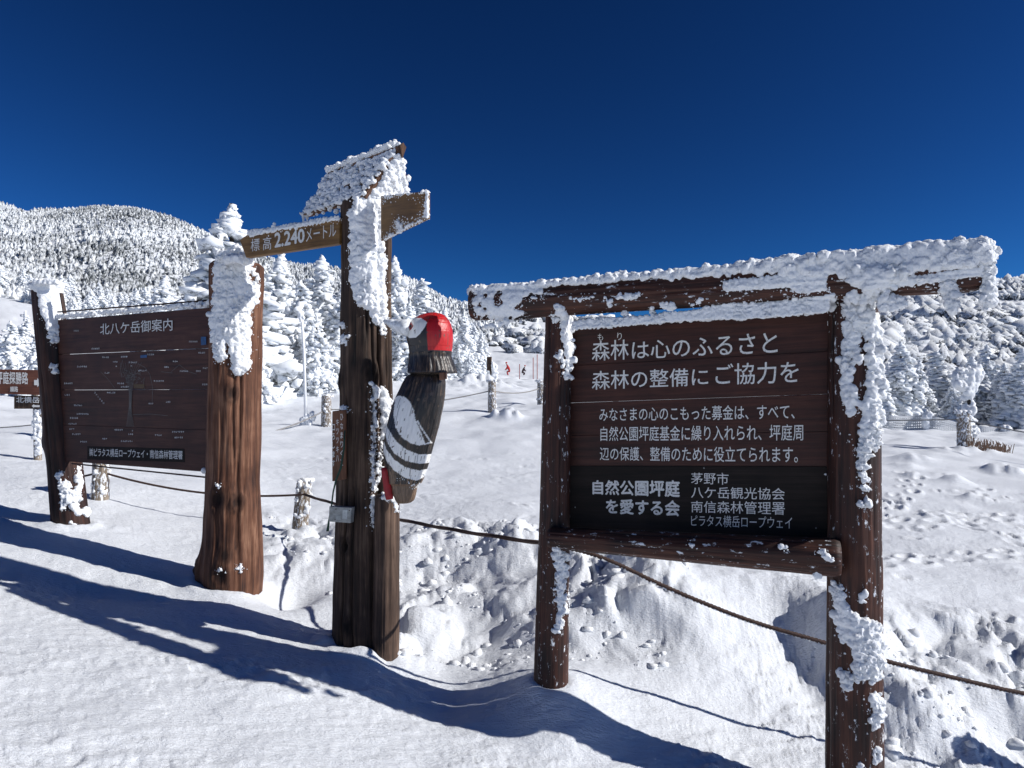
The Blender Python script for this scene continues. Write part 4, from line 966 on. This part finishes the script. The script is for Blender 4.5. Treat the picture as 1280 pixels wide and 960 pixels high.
rime('rime_patch', ar, B, .009, .008, 30, seed=50)

# ================================================================== FENCE POSTS AND ROPES
def fpost(px, top, d, rpx, seed, label, tilt=0, frost=60, group='rope fence posts in the snow'):
    x = (px - 640) / F * d; zb = Hs(x, d); t = P(px + tilt, top, d); b = Vector((x, d, zb - .25))
    th_ = thing('fence_post', (x, d, zb), label, 'fence post', group); r_ = rpx / F * d
    lg = log('post', b, t, r_ * 1.05, r_, seed, M_fence, th_, nth=40, cracks=3, cdepth=.008, rough=.07, dz=.03)
    tr_ = bvh([lg]); B = []
    rr = np.random.default_rng(seed)
    for k in range(frost):
        a = rr.uniform(0, 2 * math.pi); z = rr.random() ** .8; c = Vector(b).lerp(t, .2 + .8 * z)
        if rr.random() < .5: a = rr.uniform(3.6, 6.6)
        B.append((c + Vector((math.cos(a), math.sin(a), 0)) * r_ * .92, rr.uniform(.12, .35) * r_))
    for k in range(14): B.append((t + Vector((rr.normal(0, .5) * r_, rr.normal(0, .5) * r_, 0)), rr.uniform(.2, .4) * r_))
    rime('rime_crust', th_, B, max(.006, r_ * .10), r_ * .08, 3 / r_, seed=seed)
    return t
tA = fpost(127, 560, 7.3, 9.5, 61, 'frosted wooden fence post seen below the map board', 0, 45)
tB = fpost(374, 601, 7.2, 9.5, 62, 'leaning frosted fence post between the thick cedar log and the tall signpost', 7, 26)
tE = fpost(92, 500, 12, 7, 63, 'frost-white fence post behind the left log of the map board', 0, 50)
tF = fpost(408, 495, 19.0, 6.0, 64, 'far frosted fence post just left of the tall signpost', 0, 12)
tG = fpost(615, 476, 20.0, 5.0, 65, 'far frosted fence post right of the carved woodpecker', 0, 12)
tH = fpost(676, 476, 22.0, 4.5, 66, 'far frosted fence post against the left post of the notice board', 0, 30)
tI = fpost(1204, 515, 17.0, 7.5, 67, 'frosted stout fence post on the open snow at right', 0, 40)
xo = 3.9 * (1500 - 640) / F
tD = fpost(1500, 800, 3.9, 22, 68, 'near fence post at the right beyond the notice board', 0, 60)
def rope(name, pts, r, mat, label, lobes=0, n=8, fr=False):
    o = obj(name, tube(pts, r, n, lobes, 90), mat); tag(o, label, 'rope'); return o
nearp = sag(P(127, 590, 7.3), P(380, 618, 7.1), .10, 60)
rope('fence_rope', sag(P(-140, 600, 9.6), P(127, 590, 7.3), .16, 30) , .011, M_rope, 'dark fence rope running left from the post below the map board')
rope('fence_rope', nearp, .011, M_rope, 'dark fence rope passing behind the thick cedar log')
rope('fence_rope', sag(P(380, 618, 7.1), P(703, 682, 4.08), .05, 160), .012, M_rope, 'dark fence rope from the leaning post to the notice board', 3, 12)
a_, b_ = P(703, 682, 4.08), P(1500, 830, 3.85)
rp = []
for k in range(420):
    t = k / 419; x = 703 + t * (1500 - 703)
    yy = np.interp(x, [703, 745, 840, 940, 1030, 1100, 1190, 1280, 1400, 1500], [682, 692, 738, 778, 803, 825, 847, 868, 886, 896]); rp.append(P(x, yy, 4.08 - .2 * t))
ys_ = np.array([p.z for p in rp]); ker = np.ones(41) / 41; ysm = np.convolve(np.pad(ys_, 20, 'edge'), ker, 'valid')
for p, z in zip(rp, ysm): p.z = z
o = rope('fence_rope', rp, .0115, M_rope, 'twisted dark rope sagging behind the notice board to the right edge', 3, 12)
B = []
for k in range(420):
    p = rp[int(rg.uniform(20, 400))]; B.append((p + Vector((0, -.008, -.010 + rg.uniform(-.003, .003))), rg.uniform(.002, .005)))
rime('rime_beads', o, B, .003, .001, 90, seed=70)
rope('fence_rope', sag(P(300, 548, 17), P(408, 512, 19), .12, 30), .02, M_rope2, 'thin far rope sagging left of the far fence post by the signpost', 0, 6)
rope('fence_rope', sag(P(408, 512, 19), P(615, 488, 20), .14, 40), .02, M_rope2, 'thin far rope running behind the carved woodpecker', 0, 6)
rope('fence_rope', sag(P(615, 488, 20), P(676, 485, 22), .12, 20), .02, M_rope2, 'thin far rope between the two far posts by the notice board', 0, 6)
rope('fence_rope', sag(P(676, 485, 22), P(1204, 524, 17), .35, 60), .018, M_rope2, 'thin far rope reaching the stout post on the open snow', 0, 6)
rope('fence_rope', sag(P(1204, 524, 17), P(1500, 560, 13), .15, 40), .018, M_rope2, 'thin rope running right from the stout post on the open snow', 0, 6)
rope('fence_rope', sag(P(-60, 536, 12.5), P(92, 524, 12), .05, 20), .012, M_rope2, 'thin far rope behind the arrow signs', 0, 6)

# leaning frosted marker pole, ski-course poles, sapling
d = 19; xb = (383 - 640) / F * d; zb = Hs(xb, d)
mp = thing('marker_pole', (xb, d, zb), 'slim frost-white pole standing between the cedar log and the signpost', 'pole')
obj('pole', tube([Vector((xb, d, zb - .2)), P(380, 440, d), P(377, 393, d)], [.045, .04, .035], 10), M_rime, mp)
rime('rime_patch', mp, [(Vector((xb + rg.normal(.05, .1), d, zb + abs(rg.normal(.1, .12)))), rg.uniform(.03, .08)) for _ in range(24)] + [(P(377 + rg.normal(0, 1), 392 + rg.uniform(-2, 8), d), .06) for _ in range(8)], .02, .02, 14, seed=72)
for k, (px, top, bot, lab_) in enumerate(((649.5, 455, 478, 'shortest of three thin red poles on the far ski slope'), (666.5, 447, 484, 'middle of three thin red poles on the far ski slope'), (671.5, 443, 482, 'rightmost of three thin red poles on the far ski slope'))):
    x_ = (px - 640) / F * 40; z_ = Hs(x_, 40)
    tag(obj('slalom_pole', tube([Vector((x_, 40, z_ - .2)), P(px, top, 40)], .022, 6), M_pole), lab_, 'pole', 'thin poles on the far slope')
ps = thing('small_signboard', (P(612, 470, 34).x, 34, Hs(P(612, 470, 34).x, 34)), 'tiny snow-plastered signboard on a stake beyond the far fence', 'sign')
obj('stake', tube([Vector((P(613.5, 470, 34).x, 34, Hs(P(613, 470, 34).x, 34) - .2)), P(613.5, 446, 34)], .05, 8), M_weath, ps)
obj('panel', slab([P(608.5, 446, 34), P(614.5, 446, 34), P(614.5, 464, 34), P(608.5, 463, 34)], Vector((0, 1, 0)), .06, .01), M_stub, ps)
rime('rime_crust', ps, [(P(618 + rg.normal(0, 1.5), rg.uniform(452, 475), 34), rg.uniform(.05, .11)) for _ in range(34)], .04, .03, 8, seed=73)
def sapling(px, d, top, label, seed, fork=True):
    x = (px - 640) / F * d; zb = Hs(x, d); rr = np.random.default_rng(seed)
    s = thing('frosted_sapling', (x, d, zb), label, 'sapling'); t = P(px, top, d)
    obj('stem', tube([Vector((x, d, zb - .1)), Vector((x, d, zb)).lerp(t, .5), t], [.06, .05, .03], 8), M_bark, s)
    B = []
    for k in range(70):
        z = rr.uniform(.15, 1); c = Vector((x, d, zb)).lerp(t, z); B.append((c + Vector((rr.normal(0, .05), rr.normal(0, .05), 0)), rr.uniform(.05, .10)))
    for a in ((-22, -18), (18, -20), (-10, -6), (12, -2), (4, -12)):
        e = P(px + a[0] * .8, top - a[1] * 0 + (-a[1]) * .3, d); st2 = P(px, top + 26, d)
        for k in range(16): B.append((st2.lerp(e, k / 15) + Vector((rr.normal(0, .04),) * 3), rr.uniform(.06, .13)))
    rime('rime_crust', s, B, .03, .035, 9, seed=seed)
sapling(1211, 17.6, 462, 'frost-caked forked sapling rising behind the stout post at right', 81)
# dry brown shrub at the post foot
x0 = P(1228, 555, 17).x; zz0 = Hs(x0, 16.8)
ds = thing('dry_shrub', (x0, 16.8, zz0), 'low dry brown shrub beside the stout post at right', 'shrub')
V = []; Fc = []
for k in range(160):
    a = rg.uniform(-.5, .5); h = rg.uniform(.08, .26); p = Vector((x0 + a, 16.8 + rg.uniform(-.15, .15), Hs(x0 + a, 16.8) - .02)); q_ = p + Vector((rg.normal(0, .05), rg.normal(0, .05), h)); k0 = len(V); w = Vector((.009, 0, 0))
    V += [p - w, p + w, q_ + w, q_ - w]; Fc.append((k0, k0 + 1, k0 + 2, k0 + 3))
me = bpy.data.meshes.new('twigs'); me.from_pydata(V, [], Fc); tw_o = obj('twigs', me, M_twig, ds); tw_o['kind'] = 'stuff'

# net fence
nf_ = thing('net_fence', (P(1150, 530, 24).x, 24, Hs(P(1150, 530, 24).x, 24)), 'sagging frosted safety net strung in front of the right-hand trees', 'net fence')
path = [(1070, 512, 545), (1098, 516, 546), (1125, 519, 548), (1158, 519, 548), (1180, 523, 546), (1215, 530, 552), (1260, 537, 556), (1330, 546, 566), (1400, 552, 574)]
V = []; Fc = []
nx, ny = 120, 9; grid = {}
for a in range(nx + 1):
    px = 1070 + 330 * a / nx; t_, b_2 = np.interp(px, [p[0] for p in path], [p[1] for p in path]), np.interp(px, [p[0] for p in path], [p[2] for p in path])
    t_ += 3.0 * abs(math.sin((px - 1160) / 90 * math.pi))
    for b2 in range(ny + 1): grid[a, b2] = P(px, t_ + (b_2 - t_) * b2 / ny, 24 + .15 * math.sin(a * .3))
def strip(p, q_, w):
    t = (q_ - p).normalized(); s = t.cross(Vector((0, 1, 0))).normalized() * w; k0 = len(V); V.extend([p - s, q_ - s, q_ + s, p + s]); Fc.append((k0, k0 + 1, k0 + 2, k0 + 3))
for a in range(nx + 1):
    for b2 in range(ny + 1):
        if a < nx: strip(grid[a, b2], grid[a + 1, b2], .024 if b2 not in (0, ny) else .04)
        if b2 < ny: strip(grid[a, b2] + Vector((0, .004, 0)), grid[a, b2 + 1] + Vector((0, .004, 0)), .02)
me = bpy.data.meshes.new('net'); me.from_pydata(V, [], Fc); oo = obj('net', me, M_net, nf_); oo['kind'] = 'stuff'
for px in (1098, 1160, 1260, 1330):
    x_ = P(px, 520, 24).x; t = P(px, np.interp(px, [p[0] for p in path], [p[1] for p in path]) - 2, 24.05); lg = log('stake', Vector((x_, 24.05, Hs(x_, 24.05) - .3)), t, .06, .05, px, M_fence, nf_, nth=20, cracks=0, dz=.1)
    rime('rime_crust', nf_, [(Vector((x_, 24, t.z - rg.random() ** 2 * 1.0)) + Vector((rg.normal(0, .07), 0, 0)), rg.uniform(.06, .14)) for _ in range(26)], .03, .03, 9, seed=px)

# distant people in red
def person(px, py, d, label, mats, seed, s=1.0):
    x = (px - 640) / F * d; z = Hs(x, d)
    t = thing('person', (x, d, z), label, 'person')
    J = [(0, 0, .55), (.10, 0, .85), (.22, 0, 1.1), (.30, 0, 1.22), (.36, 0, 1.36), (.05, -.1, .5), (.35, -.12, .45), (.22, -.12, .05), (.36, -.12, .02), (-.02, .1, .5), (.3, .12, .42), (.12, .12, .05), (.26, .12, .02), (.22, -.2, 1.05), (.36, -.26, .8), (.52, -.2, .68), (.22, .2, 1.05), (.36, .26, .8), (.52, .2, .66)]
    E_ = [(0, 1), (1, 2), (2, 3), (3, 4), (0, 5), (5, 6), (6, 7), (7, 8), (0, 9), (9, 10), (10, 11), (11, 12), (2, 13), (13, 14), (14, 15), (2, 16), (16, 17), (17, 18)]
    Rr_ = [.16, .17, .16, .08, .11, .11, .09, .06, .05, .11, .09, .06, .05, .08, .065, .05, .08, .065, .05]
    me = bpy.data.meshes.new('figure'); me.from_pydata([Vector(a) * s for a in J], E_, []); o = bpy.data.objects.new('tmp', me); COL.objects.link(o)
    sk = o.modifiers.new('s', 'SKIN')
    for k, v_ in enumerate(me.skin_vertices[0].data): v_.radius = (Rr_[k] * s,) * 2; v_.use_root = k == 0
    o.modifiers.new('u', 'SUBSURF').levels = 1
    dg = bpy.context.evaluated_depsgraph_get(); dg.update(); m2 = bpy.data.meshes.new_from_object(o.evaluated_get(dg)); bpy.data.objects.remove(o)
    m2.shade_smooth(); M = Matrix.Translation((x, d, z - .05)) @ Matrix.Rotation(seed, 4, 'Z')
    obj('body', m2, mats[0], t, M)
    hd_ = balls_mesh([(.40 * s, 0, 1.47 * s, .105 * s, .09 * s, .12 * s)], 2); obj('head', hd_, M_skin, t, M)
    obj('hat', balls_mesh([(.385 * s, 0, 1.52 * s, .115 * s, .105 * s, .10 * s)], 2), mats[1], t, M)
    return t
person(637, 470, 48, 'far person in red clothing bent over on the slope beyond the fence', (M_red, M_red), math.pi * .95, .6)
person(653, 478, 50, 'far person in dark red clothing beside the red-clad one', (M_darkcl, M_red), .2, .5)
# ================================================================== TREES
def trunk_crown(seed, wide=.30, whorls=17, droop=.5):
    rr = np.random.default_rng(seed); B = []
    for w_ in range(whorls):
        t = (w_ + .5) / whorls; h = .06 + .92 * t; rad_ = wide * (1 - t) ** .75 * rr.uniform(.75, 1.15) + .015
        nb = max(4, int(12 * (1 - t) + 4)); a0 = rr.uniform(0, 6.28)
        for b in range(nb):
            a = a0 + 6.283 * b / nb + rr.normal(0, .18); L = rad_ * rr.uniform(.55, 1.15); m = max(2, int(L / .024))
            if rr.random() < .13: continue
            for k in range(1, m + 1):
                q_ = k / m; s = (.023 + .018 * (1 - t)) * (1.2 - .35 * q_) * rr.uniform(.55, 1.5)
                B.append((math.cos(a) * L * q_ + rr.normal(0, .010), math.sin(a) * L * q_ + rr.normal(0, .010), h - droop * L * q_ ** 1.6 + rr.normal(0, .008), s * rr.uniform(.8, 1.5), s * rr.uniform(.8, 1.5), s * rr.uniform(.6, 1.0)))
                if k == m and rr.random() < .8: B.append((math.cos(a) * L * 1.05, math.sin(a) * L * 1.05, h - droop * L * 1.15 - s * .5, s * .7, s * .7, s * .9))
    for k in range(10): B.append((rr.normal(0, .004), rr.normal(0, .004), .92 + k * .009, .026 - k * .0014, .026 - k * .0014, .018))
    me = balls_mesh(B, 1, .34, seed, 'crown')
    V0 = np.empty(len(me.vertices) * 3, np.float32); me.vertices.foreach_get('co', V0); V0 = V0.reshape(-1, 3)
    V0 = V0 + .010 * np.stack([noise(V0[:, 0] * 60, V0[:, 1] * 60, V0[:, 2] * 60, seed=s_) for s_ in (1, 2, 3)], 1) + .005 * np.stack([noise(V0[:, 0] * 150, V0[:, 1] * 150, V0[:, 2] * 150, seed=s_) for s_ in (4, 5, 6)], 1)
    me.vertices.foreach_set('co', V0.astype(np.float32).ravel()); me.update(); return me
VAR = [trunk_crown(101, .27, 19, .6), trunk_crown(102, .34, 17, .85), trunk_crown(103, .22, 20, .55), trunk_crown(104, .40, 15, .7), trunk_crown(105, .30, 18, 1.0)]
tm = tube([(0, 0, -.05), (.004, 0, .3), (-.004, .003, .7), (0, 0, .95)], [.028, .022, .012, .004], 9, name='trunk')
def tree(px, top, d, var, label, group, wide=1.0, rot=None):
    x = (px - 640) / F * d; z = Hs(x, d) - .1; h = P(px, top, d).z - z
    if h < .4: h = .4
    rr = random.uniform(0, 6.28) if rot is None else rot
    M = Matrix.Translation((x, d, z)) @ Matrix.Rotation(rr, 4, 'Z') @ Matrix.Diagonal((h * wide, h * wide, h, 1))
    o = bpy.data.objects.new('frosted_fir', None); o.empty_display_size = .2; put(o, None, M); tag(o, label, 'tree', group)
    c = bpy.data.objects.new('crown', VAR[var]);
    if not VAR[var].materials: VAR[var].materials.append(M_tree)
    put(c, o, M)
    t = bpy.data.objects.new('trunk', tm)
    if not tm.materials: tm.materials.append(M_bark)
    put(t, o, M)
GL = 'rime-covered firs behind the map board and signpost'; GR = 'rime-covered firs at the right edge of the plateau'
tl_ = [(287, 258, 26, 0, 'tallest rimed fir, its knobbly top showing above the cedar log post', 1.25), (350, 316, 31, 0, 'rimed fir just right of the cedar log under the altitude arm', 1.0), (402, 322, 33, 2, 'slender rimed fir touching the left side of the signpost', 1.15),
       (375, 352, 29.5, 1, 'broad low rimed fir behind the slim white pole', 1.0), (328, 352, 34, 3, 'wide rimed fir half hidden by the cedar log', 1.0), (493, 322, 33, 0, 'tall rimed fir rising just right of the signpost', .85), (470, 345, 36, 1, 'rimed fir hidden mostly behind the signpost', 1.0),
       (527, 350, 36, 2, 'pointed rimed fir above the woodpecker head', 1.2), (512, 378, 32, 3, 'squat rimed fir behind the woodpecker beak', 1.0), (556, 384, 38, 0, 'rimed fir just right of the woodpecker head', .9), (580, 392, 36, 4, 'rimed fir below the left end of the crossbeam', .9), (602, 415, 40, 1, 'smaller rimed fir at the right end of the centre clump', .9),
       (432, 350, 31, 3, 'round rimed fir behind the middle of the signpost', 1.0), (545, 408, 33, 3, 'low rimed fir behind the woodpecker neck', .9), (395, 395, 27, 3, 'low bushy rimed fir left of the signpost', .9), (587, 440, 31, 3, 'low rimed bush right of the woodpecker neck', .8), (350, 395, 30, 4, 'drooping rimed fir in front of the fir clump left of the signpost', .8), (300, 370, 24, 3, 'rimed fir behind the upper cedar log', .8), (262, 330, 30, 1, 'rimed fir left of the tallest one, above the map board', 1.0), (240, 352, 33, 4, 'drooping rimed fir above the right end of the map board', 1.1),
       (205, 345, 44, 0, 'rimed fir above the centre of the map board', 1.2), (180, 360, 48, 3, 'wide rimed fir above the map board title', 1.0), (140, 372, 52, 1, 'rimed fir above the left half of the map board', 1.0), (112, 362, 55, 0, 'rimed fir above the left end of the map board', 1.1), (90, 372, 50, 4, 'rimed fir right of the left log top', 1.0), (30, 390, 24, 3, 'bushy rimed fir left of the left log', .9), (12, 402, 22, 1, 'rimed fir at the left edge above the arrow signs', 1.0), (50, 410, 20, 3, 'low rimed bush close behind the left log', .9), (-20, 380, 24, 0, 'rimed fir just beyond the left edge', 1.0)]
for px, top, d, v_, lab_, w_ in tl_: tree(px, top, d, v_, lab_, GL, w_ * 1.15)
tr_l = [(1092, 440, 25, 2, 'rimed fir showing beside the iced post of the notice board', 1.0), (1110, 455, 27, 3, 'wide rimed fir right of the iced post', .8), (1127, 428, 26, 0, 'tallest pointed rimed fir right of the notice board', .95), (1150, 452, 28, 4, 'drooping rimed fir between two pointed ones at right', .9), (1171, 440, 29, 2, 'narrow pointed rimed fir left of the frosted sapling', 1.3),
        (1192, 475, 26, 3, 'round rimed fir behind the frosted sapling', .8), (1215, 446, 28, 0, 'pointed rimed fir behind the stout post', 1.0), (1234, 432, 31, 1, 'broad rimed fir near the right edge', .9), (1256, 455, 27, 4, 'drooping rimed fir beside the right edge', 1.0), (1278, 436, 25, 0, 'rimed fir cut by the right edge of the view', 1.0), (1302, 430, 27, 1, 'rimed fir just beyond the right edge', 1.0), (1340, 420, 28, 0, 'rimed fir further beyond the right edge', 1.0),
        (1050, 445, 30, 1, 'rimed fir hidden behind the iced post', 1.0), (1000, 450, 34, 0, 'rimed fir hidden behind the right part of the notice board', 1.0)]
for px, top, d, v_, lab_, w_ in tr_l: tree(px, top, d, v_, lab_, GR, w_ * 1.35)

# far frosted forest on the left hill, snow-laden shrubs on the right hill
def scatter(n, pxr, dr, seed, hr, wr, mat, name, label, mask=None, cone=True, flat=.7):
    rr = np.random.default_rng(seed)
    px = rr.uniform(*pxr, n); d = np.sqrt(rr.uniform(dr[0] ** 2, dr[1] ** 2, n))
    x = (px - 640) / F * d
    if mask is not None: k = mask(px, d, x, rr); x, d, px = x[k], d[k], px[k]
    z = H(x, d, True); n = len(x); h = rr.uniform(*hr, n) * (1 + .25 * noise(x * .05, d * .05, seed=seed)); w = h * rr.uniform(*wr, n)
    if cone:
        m = 4; lev = [(0, .9), (.25, 1.0), (.32, .6), (.62, .6), (1.0, .03)]
        L_ = len(lev); T0 = np.array([(a, b) for a, b in lev])
        an = (np.arange(m) / m * 2 * math.pi)[None, None, :] + rr.uniform(0, 6.28, n)[:, None, None] + rr.uniform(-.3, .3, (n, L_, m))
        rad_ = T0[None, :, 1, None] * w[:, None, None] * rr.uniform(.65, 1.3, (n, L_, m))
        V = np.stack([x[:, None, None] + np.cos(an) * rad_, d[:, None, None] + np.sin(an) * rad_, z[:, None, None] - .2 + T0[None, :, 0, None] * h[:, None, None] + rr.uniform(-.05, .05, (n, L_, m)) * h[:, None, None]], -1)
        i = np.arange(L_ - 1)[:, None]; j = np.arange(m)[None]; jn = (j + 1) % m
        Q = np.stack([i * m + j, i * m + jn, (i + 1) * m + jn, (i + 1) * m + j], -1).reshape(-1, 4)
        Fq = (Q[None] + (np.arange(n) * L_ * m)[:, None, None]).reshape(-1, 4)
        me = mesh_np(name, V.reshape(-1, 3), Fq, False)
    else:
        B = np.stack([x, d, z + h * .1, w, w, h * flat], 1); me = balls_mesh(B, 2 if n < 6000 else 1, .48, seed, name)
    o = obj(name, me, mat); return tag(o, label, None, kind='stuff')
scatter(33000, (-520, 690), (62, 360), 201, (1.0, 2.6), (.28, .5), M_far, 'far_forest', 'dense frost-covered conifer forest on the left and centre hills', mask=lambda px, d, x, r_: (d < np.interp(px, [0, 400, 600, 900], [372, 320, 250, 200])) & (d > np.interp(px, [-100, 0, 60, 100, 300, 500, 590, 640, 700], [100, 102, 80, 62, 62, 62, 90, 160, 190])) & ((fbm(x * .03, d * .03, seed=5, o=2) > -.3) | (d < 170)))
rn = np.random.default_rng(301); cnt = 0
while cnt < 190:                          # firs at the foot of the hill, too alike and crowded to tell apart
    px, d = rn.uniform(-120, 600), rn.uniform(46, 125)
    if d < np.interp(px, [-300, 0, 60, 100, 300, 400, 560, 620], [100, 104, 75, 60, 52, 56, 66, 90]): continue
    z_ = Hs((px - 640) / F * d, d); hh = rn.uniform(2.2, 4.6) * (1 if d > 60 else .85)
    top = 500 - (z_ - EYE + hh) / d * F
    zone = ('left of the map board', 'over the left half of the map board', 'over the right half of the map board', 'between the cedar log and the signpost', 'right of the signpost')[int(np.searchsorted([60, 170, 300, 440], px))]
    rank = 'front rank' if d < 72 else ('middle ranks' if d < 98 else 'rear rank')
    tree(px, top, d, int(rn.integers(0, 5)), f'rimed hill-foot fir, {rank}, {zone}', f'rimed firs crowding the foot of the hill, {rank}, {zone}', rn.uniform(1.1, 1.6)); cnt += 1
scatter(11500, (1010, 1500), (32, 185), 203, (.3, 1.9), (.4, 1.1), M_shrub, 'snowy_shrubs', 'dwarf pines bowed under snow on the right-hand slope', cone=False, flat=.9, mask=lambda px, d, x, r_: fbm(x * .12, d * .12, seed=8, o=3) > np.interp(d, [60, 120, 170], [-.6, -.3, -.02]))
scatter(420, (600, 1010), (110, 230), 204, (.8, 2.2), (.7, 1.3), M_shrub, 'scattered_shrubs', 'scattered snow-dusted shrubs and rocks on the slope seen under the crossbeam', cone=False)
